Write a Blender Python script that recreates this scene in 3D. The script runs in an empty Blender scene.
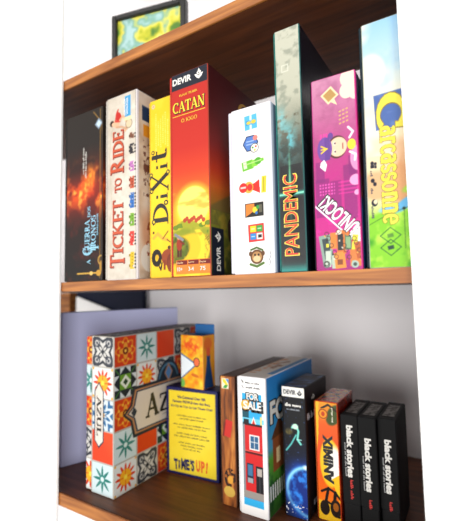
import bpy, math, random
import numpy as np
from mathutils import Matrix, Vector

scn = bpy.context.scene
COL = scn.collection
rad = math.radians

# ------------------------------------------------------------------ colour helpers
def lin(c):
    c = np.clip(np.asarray(c, dtype=float), 0, 1)
    return np.where(c <= 0.04045, c / 12.92, ((c + 0.055) / 1.055) ** 2.4)
def rgb(h):
    return np.array([int(h[i:i + 2], 16) / 255 for i in (0, 2, 4)])

def inkc(c):
    """printed colours: ink on card reflects a little less than the screen value"""
    return .84 * np.asarray(c) ** 1.13
# ------------------------------------------------------------------ materials
def new_mat(name):
    m = bpy.data.materials.new(name); m.use_nodes = True
    return m, m.node_tree, m.node_tree.nodes['Principled BSDF']

def print_mat(name, rough=.38, bump=0.0, bscale=900, coat=0.0, spec=.5):
    m, nt, b = new_mat(name)
    a = nt.nodes.new('ShaderNodeAttribute'); a.attribute_name = 'Col'
    nt.links.new(a.outputs['Color'], b.inputs['Base Color'])
    b.inputs['Roughness'].default_value = rough
    b.inputs['Coat Weight'].default_value = coat
    b.inputs['Coat Roughness'].default_value = .25
    b.inputs['Specular IOR Level'].default_value = spec
    if bump:
        tc = nt.nodes.new('ShaderNodeTexCoord')
        n = nt.nodes.new('ShaderNodeTexNoise'); n.inputs['Scale'].default_value = bscale
        n.inputs['Detail'].default_value = 3
        bp = nt.nodes.new('ShaderNodeBump'); bp.inputs['Strength'].default_value = bump
        bp.inputs['Distance'].default_value = .001
        nt.links.new(tc.outputs['Object'], n.inputs['Vector'])
        nt.links.new(n.outputs['Fac'], bp.inputs['Height'])
        nt.links.new(bp.outputs['Normal'], b.inputs['Normal'])
    return m
CARD = print_mat('printed_card', .5, .06, 700, spec=.3)
LINEN = print_mat('linen_card', .34, .3, 420, coat=.15, spec=.35)
GLOSS = print_mat('gloss_card', .22, 0, coat=.2)
MATTE = print_mat('matte_card', .7, .05, 500, spec=.25)

_ink = {}
def ink(hexc, rough=.45, metal=0.0):
    k = (hexc, rough, metal)
    if k not in _ink:
        m, nt, b = new_mat('ink_' + hexc)
        n = nt.nodes.new('ShaderNodeTexNoise'); n.inputs['Scale'].default_value = 300
        mx = nt.nodes.new('ShaderNodeMix'); mx.data_type = 'RGBA'
        c = inkc(lin(rgb(hexc)))
        mx.inputs[6].default_value = (*c, 1); mx.inputs[7].default_value = (*(c * .9), 1)
        nt.links.new(n.outputs['Fac'], mx.inputs[0]); nt.links.new(mx.outputs[2], b.inputs['Base Color'])
        b.inputs['Roughness'].default_value = rough; b.inputs['Metallic'].default_value = metal
        _ink[k] = m
    return _ink[k]

def wood_mat(name, c1, c2, rough=.5, sc=1.0):
    m, nt, b = new_mat(name)
    tc = nt.nodes.new('ShaderNodeTexCoord'); mp = nt.nodes.new('ShaderNodeMapping')
    mp.inputs['Scale'].default_value = (3 * sc, 40 * sc, 40 * sc)
    n = nt.nodes.new('ShaderNodeTexNoise'); n.inputs['Scale'].default_value = 2.2; n.inputs['Detail'].default_value = 8
    n.inputs['Distortion'].default_value = .6
    r = nt.nodes.new('ShaderNodeValToRGB')
    r.color_ramp.elements[0].position = .35; r.color_ramp.elements[0].color = (*lin(rgb(c1)), 1)
    r.color_ramp.elements[1].position = .68; r.color_ramp.elements[1].color = (*lin(rgb(c2)), 1)
    nt.links.new(tc.outputs['Object'], mp.inputs['Vector']); nt.links.new(mp.outputs['Vector'], n.inputs['Vector'])
    nt.links.new(n.outputs['Fac'], r.inputs['Fac']); nt.links.new(r.outputs['Color'], b.inputs['Base Color'])
    bp = nt.nodes.new('ShaderNodeBump'); bp.inputs['Strength'].default_value = .15; bp.inputs['Distance'].default_value = .001
    nt.links.new(n.outputs['Fac'], bp.inputs['Height']); nt.links.new(bp.outputs['Normal'], b.inputs['Normal'])
    b.inputs['Roughness'].default_value = rough
    return m
WOOD_EDGE = wood_mat('wood_edge', '7a4219', 'b87636')
WOOD = wood_mat('wood_veneer', '4a2410', '6e3a1b')

def plaster_mat(name, hexc, rough=.75):
    m, nt, b = new_mat(name)
    n = nt.nodes.new('ShaderNodeTexNoise'); n.inputs['Scale'].default_value = 9; n.inputs['Detail'].default_value = 4
    mx = nt.nodes.new('ShaderNodeMix'); mx.data_type = 'RGBA'
    c = lin(rgb(hexc)); mx.inputs[6].default_value = (*c, 1); mx.inputs[7].default_value = (*(c * .95), 1)
    tc = nt.nodes.new('ShaderNodeTexCoord'); nt.links.new(tc.outputs['Object'], n.inputs['Vector'])
    nt.links.new(n.outputs['Fac'], mx.inputs[0]); nt.links.new(mx.outputs[2], b.inputs['Base Color'])
    n2 = nt.nodes.new('ShaderNodeTexNoise'); n2.inputs['Scale'].default_value = 260
    nt.links.new(tc.outputs['Object'], n2.inputs['Vector'])
    bp = nt.nodes.new('ShaderNodeBump'); bp.inputs['Strength'].default_value = .08; bp.inputs['Distance'].default_value = .001
    nt.links.new(n2.outputs['Fac'], bp.inputs['Height']); nt.links.new(bp.outputs['Normal'], b.inputs['Normal'])
    b.inputs['Roughness'].default_value = rough
    return m
WALL = plaster_mat('white_plaster', 'f4f1f3')
PAINT = plaster_mat('white_paint', 'fbfbfa', .5)

# ------------------------------------------------------------------ object helpers
def link_mesh(name, me, mat, parent=None):
    o = bpy.data.objects.new(name, me); COL.objects.link(o)
    if mat is not None: me.materials.append(mat)
    if parent is not None: o.parent = parent
    return o
def tag(o, label=None, cat=None, group=None, kind=None):
    if label: o['label'] = label
    if cat: o['category'] = cat
    if group: o['group'] = group
    if kind: o['kind'] = kind
    return o
def thing(name, loc, label, cat, yaw=0, lean=0, group=None):
    o = bpy.data.objects.new(name, None); COL.objects.link(o)
    o.empty_display_size = .02
    o.location = loc; o.rotation_euler = (0, rad(lean), rad(yaw))
    return tag(o, label, cat, group)

def bevel_box(name, x0, x1, y0, y1, z0, z1, mats, parent=None, r=.0015, front_mat=False):
    """bevelled solid; material slot 1 on the -Y face if front_mat"""
    import bmesh
    bm = bmesh.new(); bmesh.ops.create_cube(bm, size=1)
    for v in bm.verts:
        v.co = Vector(((x0 + x1) / 2 + v.co.x * (x1 - x0), (y0 + y1) / 2 + v.co.y * (y1 - y0), (z0 + z1) / 2 + v.co.z * (z1 - z0)))
    bmesh.ops.bevel(bm, geom=list(bm.edges), offset=r, segments=2, affect='EDGES')
    bm.normal_update()
    if front_mat:
        for f in bm.faces:
            if f.normal.y < -.3: f.material_index = 1
    me = bpy.data.meshes.new(name); bm.to_mesh(me); bm.free()
    for m in (mats if isinstance(mats, (list, tuple)) else [mats]): me.materials.append(m)
    return link_mesh(name, me, None, parent)

FRAMES = {  # face -> (origin idx, u axis, v axis, normal) for a box with corners (x0..x1, y0..y1, z0..z1)
    'front': lambda b: (Vector((b[0], b[2], b[4])), Vector((1, 0, 0)), Vector((0, 0, 1)), b[1] - b[0], b[5] - b[4]),
    'right': lambda b: (Vector((b[1], b[2], b[4])), Vector((0, 1, 0)), Vector((0, 0, 1)), b[3] - b[2], b[5] - b[4]),
    'back':  lambda b: (Vector((b[1], b[3], b[4])), Vector((-1, 0, 0)), Vector((0, 0, 1)), b[1] - b[0], b[5] - b[4]),
    'left':  lambda b: (Vector((b[0], b[3], b[4])), Vector((0, -1, 0)), Vector((0, 0, 1)), b[3] - b[2], b[5] - b[4]),
    'top':   lambda b: (Vector((b[0], b[2], b[5])), Vector((1, 0, 0)), Vector((0, 1, 0)), b[1] - b[0], b[3] - b[2]),
    'bottom': lambda b: (Vector((b[0], b[3], b[4])), Vector((1, 0, 0)), Vector((0, -1, 0)), b[1] - b[0], b[3] - b[2]),
}
def card_box(name, b, arts, base, parent, mat=None, r=.0011, res=.7, edge=None):
    """box whose faces carry printed artwork: arts[face] = f(U, V, W, H) in mm -> rgb array.
    base = plain colour of the other faces. Rounded card edges."""
    mat = mat or CARD
    base = np.asarray(base, float); edge = base if edge is None else np.asarray(edge, float)
    V, F, C = [], [], []; n0 = 0
    for fn, fr in FRAMES.items():
        o, u, v, W, H = fr(b); nrm = u.cross(v)
        art = arts.get(fn)
        rs = (res if not isinstance(art, tuple) else art[1]) / 1000
        if isinstance(art, tuple): art = art[0]
        nu, nv = (max(2, int(W / rs) + 1), max(2, int(H / rs) + 1)) if art is not None else (2, 2)
        us = np.linspace(r, W - r, nu); vs = np.linspace(r, H - r, nv)
        UU, VV = np.meshgrid(us, vs)
        P = np.array(o)[None, None] + UU[..., None] * np.array(u) + VV[..., None] * np.array(v)
        if art is not None:
            c = art(UU * 1000, VV * 1000, W * 1000, H * 1000)
            c = np.broadcast_to(c, UU.shape + (3,))
        else:
            c = np.broadcast_to(base, UU.shape + (3,))
        V.append(P.reshape(-1, 3)); C.append(np.array(c).reshape(-1, 3))
        i = np.arange(nu * nv).reshape(nv, nu) + n0
        F.append(np.stack([i[:-1, :-1], i[:-1, 1:], i[1:, 1:], i[1:, :-1]], -1).reshape(-1, 4)); n0 += nu * nv
    # edge strips: one 45-degree strip per box edge plus corner caps
    x0, x1, y0, y1, z0, z1 = b
    def add(pts, col):
        nonlocal n0
        if len(pts) == 3: pts = pts + [pts[2]]
        V.append(np.array(pts)); C.append(np.tile(col, (4, 1)))
        F.append(np.array([[n0, n0 + 1, n0 + 2, n0 + 3]])); n0 += 4
    X = (x0, x1); Y = (y0, y1); Z = (z0, z1); s = (1, -1)
    for i in (0, 1):
        for j in (0, 1):
            a, c = X[i] + s[i] * r, Y[j] + s[j] * r
            q = [(X[i], c, z0 + r), (a, Y[j], z0 + r), (a, Y[j], z1 - r), (X[i], c, z1 - r)]
            add(q if (i + j) % 2 == 0 else q[::-1], edge)
            a, c = X[i] + s[i] * r, Z[j] + s[j] * r
            q = [(X[i], y0 + r, c), (a, y0 + r, Z[j]), (a, y1 - r, Z[j]), (X[i], y1 - r, c)]
            add(q if (i + j) % 2 else q[::-1], edge)
            a, c = Y[i] + s[i] * r, Z[j] + s[j] * r
            q = [(x0 + r, Y[i], c), (x0 + r, a, Z[j]), (x1 - r, a, Z[j]), (x1 - r, Y[i], c)]
            add(q if (i + j) % 2 == 0 else q[::-1], edge)
    V = np.concatenate(V); F = np.concatenate(F); C = inkc(lin(np.concatenate(C)))
    # corner caps as real triangles
    tv, tf = [], []
    for i in (0, 1):
        for j in (0, 1):
            for k in (0, 1):
                q = [(X[i], Y[j] + s[j] * r, Z[k] + s[k] * r), (X[i] + s[i] * r, Y[j], Z[k] + s[k] * r), (X[i] + s[i] * r, Y[j] + s[j] * r, Z[k])]
                if (i + j + k) % 2: q = q[::-1]
                tf.append([len(V) + len(tv), len(V) + len(tv) + 1, len(V) + len(tv) + 2]); tv += q
    V = np.concatenate([V, np.array(tv)]); C = np.concatenate([C, np.tile(inkc(lin(edge)), (24, 1))])
    me = bpy.data.meshes.new(name)
    me.vertices.add(len(V)); me.vertices.foreach_set('co', V.astype(np.float32).ravel())
    nl = F.size + 24
    me.loops.add(nl); me.loops.foreach_set('vertex_index', np.concatenate([F.ravel(), np.array(tf).ravel()]).astype(np.int32))
    me.polygons.add(len(F) + 8)
    ls = np.concatenate([np.arange(len(F)) * 4, F.size + np.arange(8) * 3])
    me.polygons.foreach_set('loop_start', ls.astype(np.int32))
    me.update(calc_edges=True)
    at = me.color_attributes.new('Col', 'FLOAT_COLOR', 'POINT')
    at.data.foreach_set('color', np.concatenate([C, np.ones((len(C), 1))], 1).astype(np.float32).ravel())
    return link_mesh(name, me, mat, parent)

# ------------------------------------------------------------------ raster painting (mm units)
def mixc(img, m, c, a=1.0):
    m = (np.clip(m, 0, 1) * a)[..., None]
    return img * (1 - m) + np.asarray(c) * m
def noise(U, V, scale, seed=0, octaves=3, sv=None):
    out = np.zeros_like(U); amp = 1; tot = 0; sv = sv or scale
    for o in range(octaves):
        rng = np.random.default_rng(seed * 17 + o); g = rng.random((67, 67))
        x = U / scale * 2 ** o + 300; y = V / sv * 2 ** o + 300
        xi = np.floor(x).astype(int); yi = np.floor(y).astype(int); fx = x - xi; fy = y - yi
        fx = fx * fx * (3 - 2 * fx); fy = fy * fy * (3 - 2 * fy)
        a = g[yi % 67, xi % 67]; b = g[yi % 67, (xi + 1) % 67]; c = g[(yi + 1) % 67, xi % 67]; d = g[(yi + 1) % 67, (xi + 1) % 67]
        out += amp * ((a * (1 - fx) + b * fx) * (1 - fy) + (c * (1 - fx) + d * fx) * fy); tot += amp; amp *= .5
    return out / tot
S = .35  # edge softness, mm
def sm(d, s=None): return np.clip(.5 - d / (2 * (s or S)), 0, 1)
def ell(U, V, cx, cy, rx, ry, rot=0, s=None):
    c, sn = math.cos(rad(rot)), math.sin(rad(rot)); x = (U - cx) * c + (V - cy) * sn; y = -(U - cx) * sn + (V - cy) * c
    return sm((np.sqrt((x / rx) ** 2 + (y / ry) ** 2) - 1) * min(rx, ry), s)
def rec(U, V, x0, x1, y0, y1, rot=0, s=None):
    cx, cy = (x0 + x1) / 2, (y0 + y1) / 2
    c, sn = math.cos(rad(rot)), math.sin(rad(rot)); x = (U - cx) * c + (V - cy) * sn; y = -(U - cx) * sn + (V - cy) * c
    return sm(np.maximum(np.abs(x) - (x1 - x0) / 2, np.abs(y) - (y1 - y0) / 2), s)
def seg(U, V, pts, w, s=None):
    d = np.full(U.shape, 1e9)
    for (ax, ay), (bx, by) in zip(pts[:-1], pts[1:]):
        dx, dy = bx - ax, by - ay; L = dx * dx + dy * dy + 1e-9
        t = np.clip(((U - ax) * dx + (V - ay) * dy) / L, 0, 1)
        d = np.minimum(d, np.hypot(U - ax - t * dx, V - ay - t * dy))
    return sm(d - w / 2, s)
def pol(U, V, pts):
    ins = np.zeros(U.shape, bool); n = len(pts)
    for i in range(n):
        (x1, y1), (x2, y2) = pts[i], pts[(i + 1) % n]
        c = ((y1 > V) != (y2 > V)) & (U < (x2 - x1) * (V - y1) / (y2 - y1 + 1e-12) + x1)
        ins ^= c
    return ins.astype(float)
def ramp(t, stops):
    t = np.asarray(t); out = np.zeros(t.shape + (3,))
    xs = [a for a, _ in stops]
    for k in range(3): out[..., k] = np.interp(t, xs, [rgb(c)[k] for _, c in stops])
    return out
def solid(U, h): return np.broadcast_to(rgb(h), U.shape + (3,)).copy()

# ------------------------------------------------------------------ lettering
_tc = {}
def sans(s, bold=0.0, shear=0.0, space=1.0):
    """outline lettering as 2-D triangles, normalised to its bounding box"""
    k = (s, bold, shear, space)
    if k in _tc: return _tc[k]
    cu = bpy.data.curves.new('t', 'FONT'); cu.body = s; cu.offset = bold; cu.shear = shear; cu.space_character = space
    cu.resolution_u = 3
    o = bpy.data.objects.new('t', cu); COL.objects.link(o)
    dg = bpy.context.evaluated_depsgraph_get(); me = o.evaluated_get(dg).to_mesh()
    vs = np.array([v.co[:2] for v in me.vertices]); fs = [tuple(p.vertices) for p in me.polygons]
    o.evaluated_get(dg).to_mesh_clear(); bpy.data.objects.remove(o); bpy.data.curves.remove(cu)
    _tc[k] = (vs, fs); return _tc[k]

def blurred_line(n, seed):
    """print too small to read in the photo: a row of letter-sized strokes grouped into words"""
    rng = random.Random(seed); vs, fs, x = [], [], 0.
    while len(fs) < n:
        for _ in range(rng.randint(3, 8)):
            w, y0, y1 = rng.uniform(.25, .5), rng.choice((0, 0, .1)), rng.choice((.6, .65, 1.))
            fs.append(tuple(range(len(vs), len(vs) + 4))); vs += [(x, y0), (x + w, y0), (x + w, y1), (x, y1)]; x += w + .14
        x += .5
    return np.array(vs), fs
TK, TN = .17, .07
def _st(p, q, w=TK):
    p = np.array(p, float); q = np.array(q, float); d = q - p; L = np.hypot(*d) + 1e-9
    n = np.array([-d[1], d[0]]) / L * w / 2
    return [p + n, q + n, q - n, p - n]
def _arc(cx, cy, rx, ry, a0, a1, tk=TK, tn=TN, n=14):
    out = []; prev = None
    for i in range(n + 1):
        a = rad(a0 + (a1 - a0) * i / n); c, s_ = math.cos(a), math.sin(a)
        w = tn + (tk - tn) * abs(c); p = np.array((cx + rx * c, cy + ry * s_))
        d = np.array((c, s_)) * w / 2
        if prev is not None: out.append([prev[0], p + d, p - d, prev[1]])
        prev = (p + d, p - d)
    return out
def _sf(x, y, w=.3): return [_st((x - w / 2, y), (x + w / 2, y), .06)]
def _stem(x, h=1.0, top=True, bot=True):
    o = [_st((x, 0), (x, h))]
    if bot: o += _sf(x, .03, .34)
    if top: o += _sf(x, h - .03, .34)
    return o
def glyph(c):
    if c == 'A': return .86, [_st((.1, 0), (.42, 1), TN), _st((.4, 1), (.74, 0)), _st((.2, .33), (.62, .33), TN)] + _sf(.1, .03, .24) + _sf(.74, .03, .3)
    if c == 'B': return .7, _stem(.16) + _arc(.2, .75, .32, .22, -90, 90) + _arc(.2, .27, .4, .24, -90, 90)
    if c == 'C': return .8, _arc(.45, .5, .36, .46, 50, 310) + [_st((.7, .68), (.72, .98), TN)]
    if c == 'D': return .82, _stem(.16) + _arc(.2, .5, .5, .46, -90, 90)
    if c == 'E': return .68, _stem(.16) + [_st((.1, .96), (.6, .96), .08), _st((.1, .5), (.46, .5), TN), _st((.1, .04), (.62, .04), .08), _st((.6, .98), (.6, .78), TN), _st((.62, .02), (.64, .24), TN), _st((.46, .4), (.46, .6), TN)]
    if c == 'G': return .86, _arc(.45, .5, .36, .46, 50, 300) + [_st((.7, .7), (.72, .98), TN), _st((.68, .06), (.68, .45))] + _sf(.68, .45, .28)
    if c == 'I': return .36, _stem(.18)
    if c == 'J': return .45, [_st((.26, 1), (.26, .1))] + _sf(.26, .97, .34) + _arc(.1, .14, .16, .14, -90, 0)
    if c == 'K': return .84, _stem(.16) + [_st((.2, .42), (.66, .97), TN), _st((.3, .55), (.74, 0))] + _sf(.66, .97, .24) + _sf(.74, .03, .24)
    if c == 'L': return .66, _stem(.16) + [_st((.1, .04), (.6, .04), .08), _st((.6, .02), (.62, .28), TN)]
    if c == 'M': return 1.0, [_st((.14, 0), (.14, 1), TN), _st((.14, 1), (.48, .1)), _st((.48, .1), (.82, 1), TN), _st((.84, 0), (.84, 1))] + _sf(.14, .03) + _sf(.84, .03)
    if c == 'N': return .9, [_st((.16, 0), (.16, 1), TN), _st((.14, 1), (.72, 0)), _st((.72, 0), (.72, 1), TN)] + _sf(.16, .03, .26) + _sf(.72, .97, .26) + _sf(.1, .97, .16)
    if c == 'O': return .92, _arc(.46, .5, .37, .46, 0, 360, n=24)
    if c == 'R': return .8, _stem(.16) + _arc(.2, .73, .34, .23, -90, 90) + [_st((.34, .52), (.7, 0))] + _sf(.7, .03, .22)
    if c == 'S': return .62, _arc(.3, .74, .2, .22, 30, 270) + _arc(.3, .26, .22, .25, 90, -150) + [_st((.5, .72), (.52, .95), TN), _st((.08, .3), (.06, .05), TN)]
    if c == 'T': return .76, [_st((.38, 0), (.38, 1)), _st((.04, .96), (.72, .96), .08), _st((.04, .98), (.03, .76), TN), _st((.72, .98), (.73, .76), TN)] + _sf(.38, .03)
    if c == 'U': return .88, [_st((.18, 1), (.18, .3)), _st((.7, 1), (.7, .3), TN)] + _arc(.44, .32, .26, .28, 180, 360) + _sf(.18, .97) + _sf(.7, .97, .24)
    if c == 'Z': return .72, [_st((.62, .95), (.08, .05)), _st((.06, .96), (.64, .96), .08), _st((.06, .04), (.66, .04), .08), _st((.06, .98), (.05, .78), TN), _st((.66, .02), (.67, .24), TN)]
    if c == 'a': return .52, _arc(.22, .2, .16, .17, 0, 360, n=18) + [_st((.38, 0), (.38, .42), .12)] + _arc(.22, .42, .16, .16, 0, 140)
    if c == 'r': return .42, [_st((.12, 0), (.12, .6), .13)] + _sf(.12, .02, .26) + _arc(.26, .4, .14, .17, 40, 180)
    if c == 'c': return .46, _arc(.25, .3, .19, .27, 45, 315, tk=.14)
    if c == 'e': return .5, _arc(.25, .3, .19, .27, 0, 315, tk=.14) + [_st((.08, .32), (.42, .32), .06)]
    if c == 's': return .42, _arc(.2, .43, .13, .14, 20, 270, tk=.13) + _arc(.2, .16, .15, .14, 90, -160, tk=.13)
    if c == 'o': return .52, _arc(.25, .3, .19, .27, 0, 360, tk=.14, n=20)
    if c == 'n': return .56, [_st((.12, 0), (.12, .6), .13), _st((.42, 0), (.42, .4), .13)] + _arc(.27, .4, .15, .17, 0, 180) + _sf(.12, .02, .22) + _sf(.42, .02, .22)
    if c == 'i': return .3, [_st((.14, 0), (.14, .55), .14), _st((.07, .8), (.21, .8), .15)] + _sf(.14, .02, .26)
    if c == 'X': return .86, [_st((.1, .95), (.72, .05)), _st((.7, .95), (.12, .05), TN)] + _sf(.12, .97, .26) + _sf(.7, .97, .24) + _sf(.12, .03, .24) + _sf(.74, .03, .26)
    if c == 't': return .46, [_st((.2, .06), (.2, .95), .15), _st((.02, .62), (.4, .62), .08)] + _arc(.32, .14, .12, .12, 180, 320)
    return .35, []
def serif(s, grow=0.0, space=1.0):
    vs, fs, x = [], [], 0
    for ch in s:
        w, polys = glyph(ch)
        for q in polys:
            q = np.array(q)
            if grow:
                c = q.mean(0); d = q - c; e = q[1] - q[0]
                # grow each quad outwards along its own two directions
                ax = (q[1] + q[2] - q[0] - q[3]) / 2; ax = ax / (np.hypot(*ax) + 1e-9); ay = np.array([-ax[1], ax[0]])
                a_, b_ = d @ ax, d @ ay
                q = c + np.outer(a_ + np.sign(a_) * grow, ax) + np.outer(b_ + np.sign(b_) * grow, ay)
            fs.append(tuple(range(len(vs), len(vs) + 4))); vs += [(p[0] + x, p[1]) for p in q]
        x += w * space
    return np.array(vs), fs

class Sheet:
    """collects flat shapes printed on one face of a box; build() makes one mesh per colour group"""
    def __init__(self, b, face, parent):
        self.o, self.u, self.v, self.W, self.H = FRAMES[face](b); self.n = self.u.cross(self.v); self.parent = parent
        self.bv, self.bf, self.bm, self.mats = [], [], [], []
    def add(self, vf, cu, cv, L, Hh, rot=0, mat=None, lift=.25, flip=False, ref=None):
        vs, fs = vf; vs = np.array(vs, float)
        rv = np.array((ref or vf)[0], float)
        mn, mx = rv.min(0), rv.max(0); q = (vs - (mn + mx) / 2) / np.maximum(mx - mn, 1e-9) * np.array([L, Hh])
        c, s_ = math.cos(rad(rot)), math.sin(rad(rot))
        x = q[:, 0] * c - q[:, 1] * s_ + cu; y = q[:, 0] * s_ + q[:, 1] * c + cv
        k = len(self.bv); lf = np.full(len(x), float(lift))
        if len(fs) > 1 and all(len(f) == 4 and f[0] == 4 * i for i, f in enumerate(fs)):   # overlapping strokes: micro-steps so none are coplanar
            for i, f in enumerate(fs): lf[list(f)] += (i % 40) * .0016
        for a, b_, l_ in zip(x, y, lf): self.bv.append(self.o + self.u * (a / 1000) + self.v * (b_ / 1000) + self.n * (l_ / 1000))
        if mat not in self.mats: self.mats.append(mat)
        for f in fs: self.bf.append(tuple(i + k for i in f)); self.bm.append(self.mats.index(mat))
        return self
    def shape(self, pts, mat, lift=.25):
        k = len(self.bv)
        for a, b_ in pts: self.bv.append(self.o + self.u * (a / 1000) + self.v * (b_ / 1000) + self.n * (lift / 1000))
        if mat not in self.mats: self.mats.append(mat)
        self.bf.append(tuple(range(k, k + len(pts)))); self.bm.append(self.mats.index(mat)); return self
    def build(self, name, label=None):
        me = bpy.data.meshes.new(name); me.from_pydata([tuple(v) for v in self.bv], [], self.bf)
        for m in self.mats: me.materials.append(m)
        me.polygons.foreach_set('material_index', self.bm); me.update()
        o = link_mesh(name, me, None, self.parent)
        if label: o['label'] = label
        self.bv, self.bf, self.bm, self.mats = [], [], [], []
        return o
def circ(cx, cy, rx, ry=None, n=20, a0=0, a1=360):
    ry = ry or rx; return [(cx + rx * math.cos(rad(a0 + (a1 - a0) * i / n)), cy + ry * math.sin(rad(a0 + (a1 - a0) * i / n))) for i in range(n)]
def flame_logo(sh, cx, cy, s, mat, bg, rot=0, lift=.25):
    """publisher flame-over-bowl mark"""
    def T(pts):
        c, sn = math.cos(rad(rot)), math.sin(rad(rot)); return [(cx + s * (x * c - y * sn), cy + s * (x * sn + y * c)) for x, y in pts]
    sh.shape(T([(-.5, .02), (-.28, .02), (0, -.22), (.28, .02), (.5, .02), (.3, -.3), (0, -.5), (-.3, -.3)]), mat, lift)
    sh.shape(T([(0, .55), (.12, .3), (.26, .18), (.2, -.02), (0, -.12), (-.2, -.02), (-.24, .16), (-.1, .24)]), mat, lift)
    sh.shape(T([(0, .18), (.08, .06), (0, -.04), (-.08, .06)]), bg, lift + .1)

# ================================================================== SETTING
bevel_wall = bevel_box('wall_back', -1.8, .9, .44, .50, -.9, 1.3, WALL)
tag(bevel_box('wall_right', .40, .42, 0, .439, -.9, 1.2, PAINT), kind='structure')
tag(bevel_box('wall_left', -1.422, -1.402, 0, .439, -.9, 1.2, PAINT), kind='structure'); tag(bevel_wall, kind='structure')
tag(bevel_box('trim_1', -.84, -.6075, -.007, -.001, -.9, 1.2, PAINT, r=.001), kind='structure')
tag(bevel_box('trim_2', -.050, .42, -.007, -.001, -.9, 1.2, PAINT, r=.001), kind='structure')

def board(z0, z1, y1, label):
    o = bpy.data.objects.new('shelf_board', None); COL.objects.link(o); o.location = (0, 0, z0)
    tag(o, label, 'shelf', 'wooden shelf boards')
    bevel_box('plank', -1.40, .398, .0035, y1, 0, z1 - z0, WOOD, o, r=.0008)
    bevel_box('edge_band', -1.40, .398, 0, .0035, 0, z1 - z0, WOOD_EDGE, o, r=.0006)['label'] = 'lighter orange-brown front edging of the board'
board(-.016, 0, .34, 'brown wooden middle shelf board carrying the tall board game boxes')
board(.348, .366, .235, 'brown wooden top shelf board above the tall games, seen from below')
board(-.373, -.353, .438, 'brown wooden bottom shelf board under the smaller games')

# ================================================================== UPPER ROW
# ---- throne game, far left
def art_got(U, V, W, H):
    img = ramp(V / H, [(0, '120c0a'), (.3, '2a130c'), (.42, '6b1f10'), (.55, '8d2a12'), (.66, '3a1a14'), (.8, '2a211c'), (1, '2c231b')])
    n = noise(U, V, 22, 3); n2 = noise(U, V, 9, 8)
    fire = np.exp(-((V - .54 * H) / 34) ** 2) * np.clip((n - .38) * 4.5, 0, 1)
    img = mixc(img, fire, rgb('ff6a18'), .9); img = mixc(img, fire * np.clip((n2 - .52) * 6, 0, 1), rgb('ffd060'), .9)
    img = mixc(img, ell(U, V, 62, 176, 16, 20, 0, 6) * n2, rgb('ff9a30'), .9)
    img = mixc(img, ell(U, V, 66, 150, 15, 12, 20, 5) * n, rgb('d83a18'), .9)
    img = mixc(img, np.clip((noise(U, V, 14, 21) - .55) * 4, 0, 1) * (V < 110), rgb('5b1a12'), .7)
    for x in (86, 91): img = mixc(img, rec(U, V, x, x + 1.6, 4, H - 4), rgb('a98238'), .85)
    img = mixc(img, sm(np.abs(np.hypot(U - 90, V - 34) - 7) - 1.2), rgb('c09a48'))
    img = mixc(img, rec(U, V, 30, 90, 12, 14.5), rgb('d2a94a')); img = mixc(img, ell(U, V, 84, 13, 6, 5), rgb('c79a3d'))
    img = mixc(img, ell(U, V, 66, 13, 4, 3.4), rgb('e2c170')); img = mixc(img, ell(U, V, 90, 24, 3.4, 9), rgb('b88d3a'))
    img = mixc(img, seg(U, V, [(70, 286), (90, 264), (94, 220)], 2), rgb('a98238'), .8)
    img = mixc(img, rec(U, V, 76, 90, 256, 270, 45), rgb('8a99a8')); img = mixc(img, rec(U, V, 78.5, 87.5, 258.5, 267.5, 45), rgb('c8dbe8'))
    return img
t = thing('board_game_box', (-.603, 0, 0), 'dark boxed game with fiery spine and pale blue lettering, furthest left on middle shelf', 'board game')
b = (0, .098, 0, .295, 0, .292)
card_box('lid', (.006, .098, 0, .295, 0, .292), {'front': art_got, 'right': (art_got, 2.5)}, rgb('1c1410'), t, edge=rgb('33281f'))
card_box('tray', (0, .006, .001, .294, .001, .291), {}, rgb('15110f'), t)
sh = Sheet(b, 'front', t); LB = ink('9fd4ea')
sh.add(serif('GUERRA'), 62, 74, 58, 13, 90, LB).add(serif('G'), 62, 50, 14, 22, 90, LB).add(serif('DOS'), 66, 116, 18, 7, 90, LB)
sh.add(serif('TRONOS'), 77, 78, 62, 13, 90, LB).add(serif('T'), 80, 55, 14, 20, 90, LB).add(serif('A'), 66, 32, 8, 9, 90, LB)
sh.add(sans('BOARD GAME', .01), 89 - 2, 93, 36, 3.6, 90, LB)
sh.build('title_lettering', 'pale blue serif lettering')
for i, x in enumerate((51, 57)): sh.add(blurred_line(18, 8 + i), x, 206 - 8 * i, 46, 3.8, 90, ink('d8d6cf'))
sh.build('small_print')

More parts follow.
